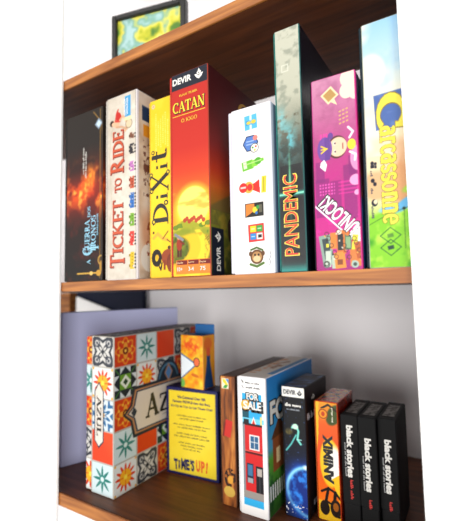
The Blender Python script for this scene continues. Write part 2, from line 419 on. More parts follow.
# ---- train game
def paper(U, V, seed=1, c1='ddd5c8', c2='bfb4a4'):
    n = noise(U, V, 30, seed); n2 = noise(U, V, 5, seed + 5)
    return ramp(np.clip(n * .8 + n2 * .3 - .1, 0, 1), [(0, c2), (.6, c1), (1, 'ece6dc')])
def art_ttr(U, V, W, H):
    img = paper(U, V, 4)
    img = mixc(img, seg(U, V, [(3, 60), (12, 120), (6, 200), (14, 260)], .8), rgb('b9a888'), .6)
    img = mixc(img, rec(U, V, 1, 1.8, 0, H) + rec(U, V, W - 2.4, W - 1.6, 0, H), rgb('6f6a70'), .8)
    # pin-up figure at the top
    img = mixc(img, ell(U, V, 21, 252, 9, 6, -20), rgb('e8b898')); img = mixc(img, ell(U, V, 12, 254, 5, 5), rgb('3a2620'))
    img = mixc(img, ell(U, V, 15, 252, 3.4, 3.6), rgb('e8bd9c'))
    img = mixc(img, ell(U, V, 27, 262, 6, 9, 25), rgb('c43028')); img = mixc(img, seg(U, V, [(30, 254), (20, 256), (22, 268), (26, 274)], 3), rgb('c83c30'))
    img = mixc(img, seg(U, V, [(30, 256), (38, 262), (46, 248), (42, 236)], 4), rgb('dcae8a'))
    img = mixc(img, seg(U, V, [(22, 246), (34, 244), (46, 238)], 3.4), rgb('caa080'), .9)
    img = mixc(img, ell(U, V, 50, 246, 6, 8, 10), rgb('d9c8a8')); img = mixc(img, sm(np.abs(np.hypot(U - 50, V - 246) - 7) - .6), rgb('705c48'), .7)
    # days label
    img = mixc(img, rec(U, V, 41, 54, 258, 292), rgb('4aa3d2')); img = mixc(img, rec(U, V, 40, 56, 252, 258), rgb('e9d9b0'))
    # trains in a column, bottom to top
    for v0, v1, c in [(16, 42, 'e0bd2c'), (52, 74, 'e0453a'), (82, 102, '7fae3a'), (110, 134, '3b78c0'), (141, 160, 'c0583a'), (168, 184, 'c784c0'), (196, 212, '38343a'), (220, 230, '8a5b44')]:
        wob = noise(U, V, 4, int(v0), 2)
        m = rec(U, V, 52, 61, v0, v1) * (wob > .3); img = mixc(img, m, rgb(c))
        img = mixc(img, rec(U, V, 50, 53, v0 + 3, v0 + 7) + rec(U, V, 50, 53, v1 - 7, v1 - 3), rgb(c) * .7)
        for k in range(int(v0) + 2, int(v1) - 1, 5): img = mixc(img, ell(U, V, 63.2, k, 1.5, 1.5), rgb('2d2a30'))
        img = mixc(img, rec(U, V, 56, 58, v0 + 2, v1 - 2) * (np.sin(V * 1.3) > 0), rgb('2a2428'), .45)
    return img
def art_ttr_side(U, V, W, H):
    n = noise(U, V, 26, 9); img = ramp(n, [(.2, 'b89f8c'), (.5, 'e2cdb8'), (.8, 'f4e8dc')])
    img = mixc(img, rec(U, V, 12, 30, 252, 276), rgb('2f4668')); img = mixc(img, rec(U, V, 14, 34, 226, 246), rgb('e8a030'))
    img = mixc(img, rec(U, V, 14, 44, 130, 220) * (noise(U, V, 6, 12) > .56), rgb('6a3a30'), .8)
    img = mixc(img, ell(U, V, 28, 70, 18, 36, 8, 6), rgb('dca888'), .8); img = mixc(img, ell(U, V, 26, 34, 18, 22), rgb('f0ece6'))
    img = mixc(img, ell(U, V, 36, 60, 16, 40) * (noise(U, V, 8, 2) > .52), rgb('8b3a28'), .7)
    img = mixc(img, rec(U, V, 0, 5, 0, H), rgb('efeaf0'))
    return img
t = thing('board_game_box', (-.498, 0, 0), 'cream boxed train game with orange serif lettering and small coloured trains up its spine', 'board game')
b = (0, .071, 0, .298, 0, .298)
card_box('lid', (.004, .071, 0, .298, 0, .298), {'front': art_ttr, 'right': (art_ttr_side, 1.4)}, rgb('d8cfc2'), t, edge=rgb('e8e4e6'))
card_box('tray', (0, .004, .001, .297, .001, .297), {}, rgb('c9c2b8'), t)
sh = Sheet(b, 'front', t); OR = ink('cf5a2e'); DR = ink('8c2f1c')
for tx, v0, v1, hh, cu in [('T', 20, 40, 32, 28), ('ICKET', 42, 127, 24, 30), ('TO', 139, 162, 15, 30), ('R', 170, 193, 31, 28), ('IDE', 195, 240, 24, 30)]:
    r0 = serif(tx)
    sh.add(serif(tx, .035), cu + .8, (v0 + v1) / 2 - .8, v1 - v0, hh, 90, DR, .2, ref=r0).add(r0, cu, (v0 + v1) / 2, v1 - v0, hh, 90, OR, .35)
sh.build('title_lettering', 'orange and dark red serif lettering')
sh.add(sans('DAYS OF', .02), 45, 275, 28, 4, 90, ink('f4f6f6'), .3).add(sans('WONDER', .02), 50.5, 275, 28, 4, 90, ink('f4f6f6'), .3)
sh.build('publisher_logo')

# ---- yellow dream card game
def art_dixit(U, V, W, H):
    img = ramp(V / H, [(0, 'f2c81c'), (.4, 'f6d32a'), (1, 'efc51e')]); n = noise(U, V, 20, 5)
    img = mixc(img, np.clip((n - .5) * 2, 0, 1), rgb('f9e060'), .5)
    img = mixc(img, ell(U, V, 7, 262, 3.6, 4), rgb('e8a87a')); img = mixc(img, sm(np.abs(np.hypot(U - 7, V - 262) - 2.4) - .5), rgb('f4dcb0'))
    for k in range(6): img = mixc(img, rec(U, V, 11 + 4.6 * k, 13.2 + 4.6 * k, 192 + (k * 7) % 11, 250 - (k * 13) % 17) * (np.sin(V * 2.1 + k) > -.2), rgb('f8e8a0'), .65)
    img = mixc(img, seg(U, V, [(6, 60), (14, 66), (24, 58), (32, 56)], 5), rgb('efab4a'), .8)
    img = mixc(img, seg(U, V, [(24, 58), (34, 68)], 2) + seg(U, V, [(32, 56), (38, 52)], 2), rgb('6b4a20'), .8)
    img = mixc(img, ell(U, V, 36, 44, 3, 3), rgb('5b4010')); img = mixc(img, ell(U, V, 6, 68, 2, 2), rgb('5b4010'))
    img = mixc(img, ell(U, V, 34, 30, 13, 12), rgb('9c4a20')); img = mixc(img, ell(U, V, 40, 22, 9, 14), rgb('7e3718'))
    img = mixc(img, rec(U, V, 25, 29, 12, 26) + rec(U, V, 34, 38, 10, 26), rgb('8a3d18'))
    for a in range(0, 330, 25):
        img = mixc(img, ell(U, V, 12 + 6.5 * math.cos(rad(a)), 30 + 9 * math.sin(rad(a)), 3.6, 4), rgb('22160c'))
    img = mixc(img, ell(U, V, 13, 31, 3, 4), rgb('e8b020'))
    img = mixc(img, seg(U, V, [(14, 22), (20, 12), (22, 22)], 2.5), rgb('22160c'))
    return img
t = thing('board_game_box', (-.408, .006, 0), 'bright yellow boxed card game with black ornate lettering, left of the tall red box', 'board game')
b = (0, .043, 0, .26, 0, .272)
card_box('lid', (.003, .043, 0, .26, 0, .272), {'front': art_dixit}, rgb('f0c820'), t, edge=rgb('f3d650'))
card_box('tray', (0, .003, .001, .259, .001, .271), {}, rgb('e0b418'), t)
sh = Sheet(b, 'front', t); BK = ink('1b1410')
r0 = serif('D'); sh.add(r0, 23, 95, 32, 30, 90, BK)
sh.shape(circ(10, 84, 4), BK, .3).shape(circ(10, 84, 2), ink('f6d32a'), .4).shape(circ(34, 111, 4), BK, .3).shape(circ(34, 111, 2), ink('f6d32a'), .4)
sh.add(serif('i'), 26, 121, 9, 22, 90, BK).add(serif('X'), 21, 144, 32, 36, 90, BK).add(serif('i'), 26, 166, 9, 22, 90, BK).add(serif('t'), 21, 184, 20, 30, 90, BK)
for cu, cv in ((6, 131), (38, 156), (5, 156), (9, 190)): sh.shape(circ(cu, cv, 3.4), BK, .3).shape(circ(cu, cv, 1.7), ink('f6d32a'), .4)
sh.build('title_lettering', 'black curly lettering')

# ---- big red settlers box
def art_catan(U, V, W, H):
    img = ramp(V / H, [(0, 'd8551a'), (.06, 'e8801c'), (.2, 'f2b822'), (.3, 'f0a024'), (.4, 'e87422'), (.5, 'd84a24'), (.62, 'c83424'), (1, 'bd2c20')])
    n = noise(U, V, 12, 6); n2 = noise(U, V, 28, 7, sv=8)
    img = mixc(img, ell(U, V, 37, 96, 32, 33, 0, 5), rgb('fbe04a'), .8)
    img = mixc(img, ell(U, V, 37, 98, 27, 27, 0, 1.2), rgb('fdf07a'))
    img = mixc(img, np.clip((n2 - .58) * 6, 0, 1) * (np.abs(V - 106) < 14), rgb('f09a34'), .6)
    hill = 76 + 6 * np.sin(U / 13) - 0.16 * np.abs(U - 36)
    img = mixc(img, sm(V - hill, 1), rgb('a9a92a')); img = mixc(img, sm(V - hill, 1) * np.clip((n - .45) * 4, 0, 1), rgb('e2cc3c'), .9)
    
    for k in range(9): img = mixc(img, ell(U, V, 22 + k * 4, 79 + 2.4 * math.sin(k * 2.1), 3, 3.2), rgb('b8452a'), .9)
    low = sm(V - 64 + .12 * U, 2)
    img = mixc(img, low, rgb('f3c42a'))
    img = mixc(img, ell(U, V, 4, 38, 26, 18, 14, 2), rgb('62701c')); img = mixc(img, ell(U, V, 6, 42, 18, 11, 14, 2) * n, rgb('a3a02c'))
    img = mixc(img, ell(U, V, 70, 28, 15, 32, 12, 2), rgb('8a7a1c')); img = mixc(img, ell(U, V, 72, 44, 12, 16, 12, 2) * n, rgb('c0a52c'))
    img = mixc(img, ell(U, V, 16, 62, 22, 5, 5, 2), rgb('8f9a26'), .9); img = mixc(img, ell(U, V, 58, 60, 20, 4, -5, 2), rgb('9aa02a'), .9)
    path = 42 + 14 * np.sin((V - 12) / 17); img = mixc(img, sm(np.abs(U - path) - (12 - V / 8), 1.5) * (V < 64), rgb('fbd83a'), .9)
    img = mixc(img, np.clip((n - .6) * 5, 0, 1) * (V < 60), rgb('c88418'), .5)
    for k, (cx, cy) in enumerate(((6, 70), (62, 72), (66, 60), (3, 54), (52, 70), (14, 72))): img = mixc(img, ell(U, V, cx, cy, 5 + k % 3, 3.5) * (n > .4), rgb('6f8a22'), .9)
    img = mixc(img, np.clip((noise(U, V, 5, 19) - .5) * 4, 0, 1) * ((ell(U, V, 4, 38, 26, 18, 14, 2) + ell(U, V, 70, 28, 15, 32, 12, 2)) > .5), rgb('3f4a14'), .7)
    for a0 in range(6): img = mixc(img, seg(U, V, [(62 - a0 * 1.5, 34 + a0 * 3), (66 - a0, 40 + a0 * 3)], .8), rgb('e8c040'), .7)
    # walker with a load
    img = mixc(img, rec(U, V, 8, 12, 28, 40) + rec(U, V, 13, 16, 28, 40), rgb('5a2410')); img = mixc(img, ell(U, V, 12, 46, 5, 9), rgb('a33c1c'))
    img = mixc(img, ell(U, V, 11, 56, 3, 3.4), rgb('d8a070')); img = mixc(img, seg(U, V, [(5, 60), (18, 52)], 4), rgb('8f8f96'))
    img = mixc(img, seg(U, V, [(14, 50), (20, 46)], 2.4), rgb('7d2c14'))
    img = mixc(img, rec(U, V, 6, 66, 4, 24), rgb('e0742a'), .75)
    for x in (8, 27.5, 47): img = mixc(img, rec(U, V, x, x + 17.5, 17, 23), rgb('7c1c14')); img = mixc(img, rec(U, V, x, x + 17.5, 6, 16), rgb('e08a3a'))
    img = mixc(img, rec(U, V, 0, W, H - 24.5, H + 5), rgb('1f2535'))
    return img
def art_catan_side(U, V, W, H):
    img = ramp(V / H, [(0, '3a4018'), (.16, '6c7022'), (.26, '8a8a2c'), (.34, 'a8742c'), (.42, 'd06a24'), (.5, 'c2401f'), (.62, '8c2420'), (.8, '5e1a1e'), (1, '4a151b')])
    n = noise(U, V, 16, 31)
    hill = 118 - .45 * np.abs(U - 52); img = mixc(img, sm(V - hill, 2) * (V > 70), rgb('7d6a3a'), .9)
    img = mixc(img, sm(V - 88 - 4 * n, 2) * np.clip((n - .35) * 3, 0, 1), rgb('66712a'), .9)
    img = mixc(img, np.clip((n - .55) * 5, 0, 1) * (V < 90), rgb('b59a38'), .7)
    img = mixc(img, ell(U, V, 50, 66, 5, 16) * (V > 20), rgb('3a1c16'), .8)
    img = mixc(img, rec(U, V, 3, 33, -5, 66), rgb('1a2233'))
    return img
t = thing('board_game_box', (-.3615, 0, 0), 'tall red boxed settlers game with sunset scene and dark band, largest on middle shelf', 'board game')
b = (0, .069, 0, .295, 0, .295)
card_box('lid', (.004, .069, 0, .295, 0, .295), {'front': (art_catan, .6), 'right': (art_catan_side, 1.0)}, rgb('7a1c1c'), t, edge=rgb('a8422e'))
card_box('tray', (0, .004, .001, .294, .001, .294), {}, rgb('c23426'), t)
sh = Sheet(b, 'front', t); WH = ink('f2f0ea'); NV = ink('1f2535'); GD = ink('f0c83a'); DK = ink('4a1008')
sh.add(sans('DEVIR', .035), 24, 283, 34, 9.5, 0, WH); flame_logo(sh, 54, 284, 15, WH, NV); sh.build('publisher_logo')
sh.add(sans('KLAUS TEUBER', .015), 35, 261, 32, 3.2, 0, GD)
r0 = serif('CATAN'); r1 = serif('C')
sh.add(serif('CATAN', .05), 35.6, 243.4, 56, 17.5, 0, DK, .2, ref=r0).add(r0, 35, 244, 56, 17, 0, ink('f8e23c'), .35)
sh.shape([(6, 231), (64, 231), (64, 232), (6, 232)], GD); sh.add(serif('O JOGO'), 36, 223, 28, 5.5, 0, GD)
sh.build('title_lettering', 'yellow serif lettering')
for x, a, c in ((16.7, 'Idade', '10+'), (36.2, 'Jogadores', '3-4'), (55.7, 'Minutos', '75')):
    sh.add(sans(a, .01), x, 20, 11, 2.6, 0, ink('f0c8a0')).add(sans(c, .01), x, 11, 9, 5.5, 0, WH)
sh.build('game_facts')
sh = Sheet(b, 'right', t)
sh.add(sans('DEVIR', .035), 19, 24, 34, 10, 90, WH); flame_logo(sh, 18, 54, 15, WH, NV, 90); sh.build('publisher_logo')
r0 = serif('C'); sh.add(r0, 98, 256, 34, 36, 0, ink('c8962e')).add(serif('ATAN'), 190, 258, 130, 28, 0, ink('c8962e')); sh.build('title_lettering')

# ---- white collection box with stickers
def art_white(U, V, W, H):
    img = solid(U, 'f4f1ee')
    img = mixc(img, rec(U, V, 4.2, 4.7, 0, H), rgb('c9c6d6'), .8); img = mixc(img, rec(U, V, W - 6, W - 5.4, 0, H), rgb('cfd6ea'), .9)
    # gift
    g = rec(U, V, 20, 38, 184, 203, 2); img = mixc(img, g, rgb('5fb9dc')); img = mixc(img, rec(U, V, 27.5, 30.5, 184, 203), rgb('d7eef6')); img = mixc(img, rec(U, V, 22, 36, 190, 196), rgb('2f86b8'), .6)
    img = mixc(img, ell(U, V, 26, 193, 3, 2) + ell(U, V, 33, 193.5, 3.4, 2.6), rgb('f2c84a'))
    # hexagon
    hx = lambda r: pol(U, V, [(28 + r * math.cos(rad(a)), 166 + r * 1.02 * math.sin(rad(a))) for a in range(0, 360, 60)])
    img = mixc(img, hx(11.5), rgb('27406e')); img = mixc(img, hx(9.8), rgb('5b83c6')); img = mixc(img, rec(U, V, 22, 33, 168, 169.5) + rec(U, V, 22, 33, 164, 165.5), rgb('b8cdec'), .8)
    img = mixc(img, ell(U, V, 35, 172, 3.4, 3.4), rgb('e58a80')); img = mixc(img, ell(U, V, 33.5, 159, 6, 6), rgb('3a3a44')); img = mixc(img, ell(U, V, 33.5, 159, 5.2, 5.2), rgb('f5f2e6'))
    for a, c in ((40, 'd8402c'), (160, '3d8a3a'), (280, 'e6c52c')): img = mixc(img, ell(U, V, 33.5 + 2.6 * math.cos(rad(a)), 159 + 2.6 * math.sin(rad(a)), 1.3, 1.3), rgb(c))
    # green bottle
    img = mixc(img, rec(U, V, 15, 31, 132, 144, 8), rgb('74bf3c')); img = mixc(img, rec(U, V, 17, 22, 134, 143, 8), rgb('d8ecc8')); img = mixc(img, rec(U, V, 29, 37, 135, 144, 8), rgb('8fd04a'))
    img = mixc(img, ell(U, V, 38, 141.5, 5, 4.6), rgb('58ab30')); img = mixc(img, rec(U, V, 41, 46, 140, 144, 10), rgb('7cc63e')); img = mixc(img, seg(U, V, [(18, 139), (42, 142)], 1.5), rgb('c6e69a'), .8)
    # red pawn
    img = mixc(img, pol(U, V, [(22, 112), (32, 114), (39, 118), (40, 100), (30, 105), (22, 107)]), rgb('e0352c'))
    img = mixc(img, ell(U, V, 24, 109.5, 6.5, 7.5), rgb('d9b04a')); img = mixc(img, ell(U, V, 25.5, 109.5, 3.8, 4.6), rgb('e0352c'))
    img = mixc(img, ell(U, V, 16, 110, 6, 6.4), rgb('dc2f2a')); img = mixc(img, rec(U, V, 12, 20, 109, 111.5), rgb('f6dcd4'), .9)
    img = mixc(img, rec(U, V, 42, 48.5, 100, 121, -3), rgb('dccd3a')); img = mixc(img, seg(U, V, [(45, 102), (45, 119)], 1.2), rgb('9a8c20'), .7)
    # poster
    img = mixc(img, rec(U, V, 18, 44, 71.5, 89), rgb('26241f')); img = mixc(img, pol(U, V, [(19, 72.5), (31, 72.5), (31, 88), (19, 88)]), rgb('e58a3a'))
    img = mixc(img, pol(U, V, [(19, 72.5), (31, 79), (44, 73)]), rgb('2c2a26')); img = mixc(img, ell(U, V, 32, 80, 3.6, 4), rgb('e6d23c')); img = mixc(img, ell(U, V, 36, 83, 2.4, 2.6), rgb('3a9a46')); img = mixc(img, ell(U, V, 34, 76, 2, 2), rgb('3a78c0'))
    img = mixc(img, rec(U, V, 37.5, 42, 76, 86), rgb('8a8670'), .7)
    # four colour square
    img = mixc(img, rec(U, V, 22, 44, 40, 62, 2), rgb('d83a36'))
    for x, y, c in ((24.5, 52, 'e6d530'), (33.5, 52, '46a64a'), (24.5, 42.5, '3c8fd0'), (33.5, 42.5, 'eeeae2')): img = mixc(img, rec(U, V, x, x + 8.2, y, y + 8), rgb(c))
    img = mixc(img, rec(U, V, 35.5, 40.5, 44.5, 48.5), rgb('2c2a30')); img = mixc(img, rec(U, V, 26, 31, 55.5, 56.8) + rec(U, V, 35, 40, 55.5, 56.8) + rec(U, V, 26, 31, 46, 47.2), rgb('fbfbf4'), .7)
    # monkey badge
    img = mixc(img, ell(U, V, 33, 21, 9, 9), rgb('6e4a2c')); img = mixc(img, ell(U, V, 33, 21, 7, 6.6), rgb('b98e5c')); img = mixc(img, ell(U, V, 33, 18.5, 5, 4), rgb('e2c69a'))
    img = mixc(img, ell(U, V, 30.5, 23.5, 1.2, 1.4) + ell(U, V, 35.5, 23.5, 1.2, 1.4), rgb('1e1612')); img = mixc(img, ell(U, V, 24.5, 25, 2.6, 3.2) + ell(U, V, 41.5, 25, 2.6, 3.2), rgb('6e4a2c'))
    img = mixc(img, seg(U, V, [(24, 12), (33, 9), (42, 13)], 3.2), rgb('5d7a3a')); img = mixc(img, seg(U, V, [(25, 30), (33, 32.5), (41, 29)], 2.4), rgb('4f6a34'))
    img = mixc(img, seg(U, V, [(50, 10), (51.5, 14), (50, 17), (52.5, 22), (51, 27)], .7), rgb('55565e'), .9)
    return img
def art_white_side(U, V, W, H):
    img = ramp(V / H, [(0, '8fa6d6'), (.5, 'a9bfe6'), (1, 'c2d2f0')])
    img = mixc(img, rec(U, V, 0, 7, 0, H), rgb('dfe6f6'))
    img = mixc(img, ell(U, V, 40, 176, 22, 22), rgb('2c3048')); img = mixc(img, sm(np.abs(np.hypot(U - 40, V - 176) - 20) - 2), rgb('bfa24a'))
    img = mixc(img, rec(U, V, 18, 80, 120, 150, 8), rgb('244a8c')); img = mixc(img, ell(U, V, 44, 96, 24, 16), rgb('2a4a90'))
    img = mixc(img, rec(U, V, 18, 90, 8, 34), rgb('2b56a8')); img = mixc(img, rec(U, V, 26, 60, 18, 28), rgb('c8382c'))
    return img
t = thing('board_game_box', (-.2618, 0, 0), 'white boxed game whose spine shows a column of small colourful stickers', 'board game')
b = (0, .062, 0, .213, 0, .215)
card_box('lid', (.005, .062, 0, .213, 0, .215), {'front': (art_white, .5), 'right': (art_white_side, 1.0)}, rgb('eeecef'), t, edge=rgb('e9e9f2'))
card_box('tray', (0, .005, .001, .212, .001, .214), {}, rgb('dcdae4'), t)

# ---- outbreak game
def art_pan(U, V, W, H):
    img = ramp(V / H, [(0, '10302f'), (.05, '17201f'), (.25, '1a1f22'), (.4, '1f2c2c'), (.5, '3c4a44'), (.6, '8f907e'), (.72, 'b9b9a6'), (1, 'c2c2b0')])  # pale upper stops paint gloss glare into the print colour
    n = noise(U, V, 9, 14, 4); n2 = noise(U, V, 4, 15)
    img = mixc(img, np.clip((n - .5) * 5, 0, 1) * np.clip((V - 110) / 40, 0, 1), rgb('6f7868'), .45)
    img = mixc(img, np.clip((n2 - .55) * 5, 0, 1) * np.clip((V - 120) / 40, 0, 1) * (V < 190), rgb('5c4a34'), .6)
    img = mixc(img, np.exp(-((V - 158) / 20) ** 2 - ((U - 14) / 10) ** 2) * np.clip((n - .4) * 5, 0, 1), rgb('6fd0de'), .9)
    img = mixc(img, np.exp(-((V - 185) / 14) ** 2 - ((U - 6) / 6) ** 2) * np.clip((n - .4) * 5, 0, 1), rgb('84d6e0'), .7)
    img = mixc(img, np.clip(1 - U / 1.8, 0, 1) + np.clip((U - W + 1.6) / 1.6, 0, 1), rgb('3fb8a8'), .8)
    dk = rec(U, V, 3, W - 3, 8, 128) * (n > -.1); img = mixc(img, dk, rgb('15171b'), .92)
    img = mixc(img, np.exp(-(V / 9) ** 2), rgb('2fb6ac'), .75)
    img = mixc(img, np.exp(-((U - 15) / 2.4) ** 2 - ((V - 96) / 30) ** 2), rgb('2fae88'), .6)
    img = mixc(img, np.exp(-((U - 15) / 1.2) ** 2 - ((V - 105) / 30) ** 2), rgb('a0f0b8'), .8)
    img = mixc(img, np.exp(-((V - 93) / 2.6) ** 2), rgb('38c8a8'), .8); img = mixc(img, np.exp(-((V - 93) / 1.1) ** 2), rgb('baf8e0'), .8)
    img = mixc(img, sm(np.abs(np.maximum(np.abs(U - 13), np.abs(V - 249)) - 4) - .6), rgb('d6d6c6'), .9)
    return img
t = thing('board_game_box', (-.1935, 0, 0), 'narrow dark teal boxed outbreak game with red lettering edged in yellow', 'board game')
b = (0, .0345, 0, .23, 0, .300)
card_box('lid', (.0015, .0345, 0, .23, 0, .300), {'front': art_pan}, rgb('141a26'), t, mat=LINEN, edge=rgb('2f6a68'))
card_box('tray', (0, .0015, .001, .229, .001, .299), {}, rgb('2a8a80'), t)
sh = Sheet(b, 'front', t); r0 = sans('PANDEMIC', .0)
sh.add(sans('PANDEMIC', .03), 16.5, 68, 98, 19, 90, ink('ecd85a'), .25).add(r0, 16.5, 68, 95.5, 16, 90, ink('e23a2c'), .5)
sh.build('title_lettering', 'red lettering outlined in yellow')

# ---- pink puzzle game
def art_unlock(U, V, W, H):
    n = noise(U, V, 14, 41, 4)
    img = ramp(V / H, [(0, 'a0207c'), (.2, 'c8208c'), (.45, 'c42a8c'), (.6, 'b83c86'), (.8, 'c06a98'), (1, 'c888a8')])  # washed-out pinks towards the top imitate glare on the glossy card
    img = mixc(img, np.clip((n - .5) * 4, 0, 1) * (V > 100), rgb('9a4a78'), .45)
    for x, y, w_, h_ in ((2, 60, 16, 44), (19, 66, 12, 34), (34, 56, 14, 60), (3, 100, 10, 24), (40, 104, 9, 22)):
        img = mixc(img, rec(U, V, x, x + w_, y, y + h_), rgb('8a1c78'), .65)
    img = mixc(img, rec(U, V, 6, 24, 84, 98) * ((np.sin(U * 1.9) > -.2) & (np.sin(V * 1.7) > -.2)), rgb('ee68c0'), .8)
    img = mixc(img, rec(U, V, 28, 50, 82, 100) * (np.sin(V * 1.5) > .2), rgb('e33aa4'), .6)
    img = mixc(img, rec(U, V, 0, 50, 20, 60) * (n > .5), rgb('e024a0'), .6)
    # cream bubbles
    img = mixc(img, ell(U, V, 46, 214, 12, 12) + ell(U, V, 41, 200, 8, 9) + ell(U, V, 50, 200, 8, 12), rgb('f2dcc8'))
    img = mixc(img, rec(U, V, 14, 29, 192, 207, 35), rgb('ecdcb0')); img = mixc(img, rec(U, V, 16, 27, 194, 205, 35), rgb('b89048')); img = mixc(img, pol(U, V, [(22, 192), (30, 186), (26, 196)]), rgb('ecdcb0'))
    img = mixc(img, ell(U, V, 47, 98, 6.5, 6) + ell(U, V, 48, 84, 3, 3), rgb('f0a8d0')); img = mixc(img, ell(U, V, 50, 122, 8, 14), rgb('f0b4d4'), .8)
    for k in range(4): img = mixc(img, rec(U, V, 31, 42, 164 + k * 4.6, 165.6 + k * 4.6, 12) * (np.sin(U * 1.6) > -.3), rgb('dcc860'), .8)
    img = mixc(img, rec(U, V, 9, 24, 146, 156) * (np.sin(U * 2) > -.3), rgb('e838a8'), .8)
    # person in cap, lying on one side
    img = mixc(img, ell(U, V, 28, 138, 11, 13), rgb('5c2a30')); img = mixc(img, ell(U, V, 29, 138, 10, 11), rgb('f2cdb0'))
    img = mixc(img, ell(U, V, 14, 138, 8.5, 14), rgb('7848a0')); img = mixc(img, rec(U, V, 14, 20, 125, 151), rgb('6a3c94')); img = mixc(img, ell(U, V, 21, 152, 3, 4), rgb('6a3c94'))
    img = mixc(img, seg(U, V, [(10, 134), (16, 138), (10, 142)], 1.6) + seg(U, V, [(10, 138), (17, 138)], 1.4), rgb('eed23c'))
    img = mixc(img, ell(U, V, 25.5, 142.5, 1.3, 2) + ell(U, V, 25.5, 133, 1.3, 2), rgb('fbf6f0')); img = mixc(img, ell(U, V, 25.8, 142.5, .9, 1.1) + ell(U, V, 25.8, 133, .9, 1.1), rgb('30181c'))
    img = mixc(img, seg(U, V, [(34.5, 135), (34.5, 141)], 1), rgb('8a3030'))
    img = mixc(img, ell(U, V, 44, 138, 4.5, 6), rgb('e6e23c')); img = mixc(img, seg(U, V, [(42, 146), (46, 152), (41, 158)], 2.4) + seg(U, V, [(42, 130), (48, 126), (47, 120)], 2.4), rgb('f6ecf0'))
    img = mixc(img, pol(U, V, [(8, 118), (14, 112), (16, 120), (13, 126), (9, 123)]), rgb('f8eef2'))
    # white slanted band with triangle
    img = mixc(img, seg(U, V, [(0, 74.5), (54, 20)], 1.8), rgb('f8f4f6')); img = mixc(img, pol(U, V, [(36, 38), (56, 18), (56, 44), (49, 52)]), rgb('f8f4f6'))
    # machine
    for x0, x1, y0, y1, c, r_ in ((6, 19, 6, 40, '8fa89a', 8), (9, 16, 12, 36, '3c4a4c', 8), (11, 17, 4, 22, 'c8d4c4', 0), (17, 24, 24, 42, 'e08a3a', 0), (18, 25, 2, 18, 'b7c6b4', 0),
                                  (24, 34, 18, 44, 'd87c34', 0), (25, 31, 22, 40, '2c2a2e', 0), (21, 33, 2, 20, 'e8943e', 5), (33, 40, 22, 40, '5d7a5c', 0), (34, 39, 24, 36, '8fae84', 0),
                                  (40, 46, 10, 38, 'e6d83c', -6), (38, 50, 4, 22, 'd8803a', 0), (44, 51, 12, 30, 'b85c28', 10), (40, 44, 3, 10, '9fb8a8', 0), (24, 30, 6, 12, '8a4a20', 0), (12, 15, 26, 30, 'f0e040', 0)):
        img = mixc(img, rec(U, V, x0, x1, y0, y1, r_), rgb(c))
    for cx, cy, r_, c in ((12, 7, 4, '6b7c74'), (43, 6, 4, 'a8c0b4'), (43, 6, 2, '4a5450'), (27, 42, 2.6, 'f0e8d8'), (36, 40, 2.6, 'd8803a'), (12, 7, 2, 'c8d4c4')): img = mixc(img, ell(U, V, cx, cy, r_, r_), rgb(c))
    for k in range(16):
        x, y = 9 + (k * 11) % 41, 5 + (k * 7) % 36
        img = mixc(img, rec(U, V, x, x + 2.2, y, y + 1.6, k * 9), rgb(('2a2428', 'f0e6d0', 'c8501e', 'f2b048')[k % 4]))
        img = mixc(img, sm(np.abs(np.hypot(U - x - 3, V - y - 3) - 2.2) - .35), rgb('3a2820'), .8)
    img = mixc(img, np.clip(1 - V / 2.5, 0, 1), rgb('8a1a6a'), .8)
    return img
def art_unlock_side(U, V, W, H):
    n = noise(U, V, 12, 55)
    img = ramp(V / H, [(0, '2a6ca8'), (.3, '3c8cc0'), (.5, '8a3a4a'), (.7, '3a2a34'), (.85, '2c6a7c'), (1, '1f5a70')])
    img = mixc(img, np.clip((n - .5) * 6, 0, 1) * (V > 80) * (V < 180), rgb('c06a3a'), .8)
    img = mixc(img, rec(U, V, 0, 6, 0, H), rgb('e0208c')); return img
t = thing('board_game_box', (-.1505, 0, 0), 'magenta boxed puzzle game with slanted white title strip and cartoon figure in a purple cap', 'board game', lean=.35)
b = (0, .0525, 0, .2, 0, .222)
card_box('lid', (.002, .0525, 0, .2, 0, .222), {'front': (art_unlock, .5), 'right': (art_unlock_side, 1.2)}, rgb('b02a80'), t, edge=rgb('d8489c'), mat=LINEN)
card_box('tray', (0, .002, .001, .199, .001, .221), {}, rgb('241a26'), t)
sh = Sheet(b, 'front', t)
sh.add(sans('UNLOCK!', .05), 29, 61.5, 53, 19, 134, ink('201620'), .25).add(sans('UNLOCK!', .025), 29.4, 61, 51, 16.5, 134, ink('f6f2f4'), .4)
sh.build('title_lettering', 'white lettering printed upside down along the strip')

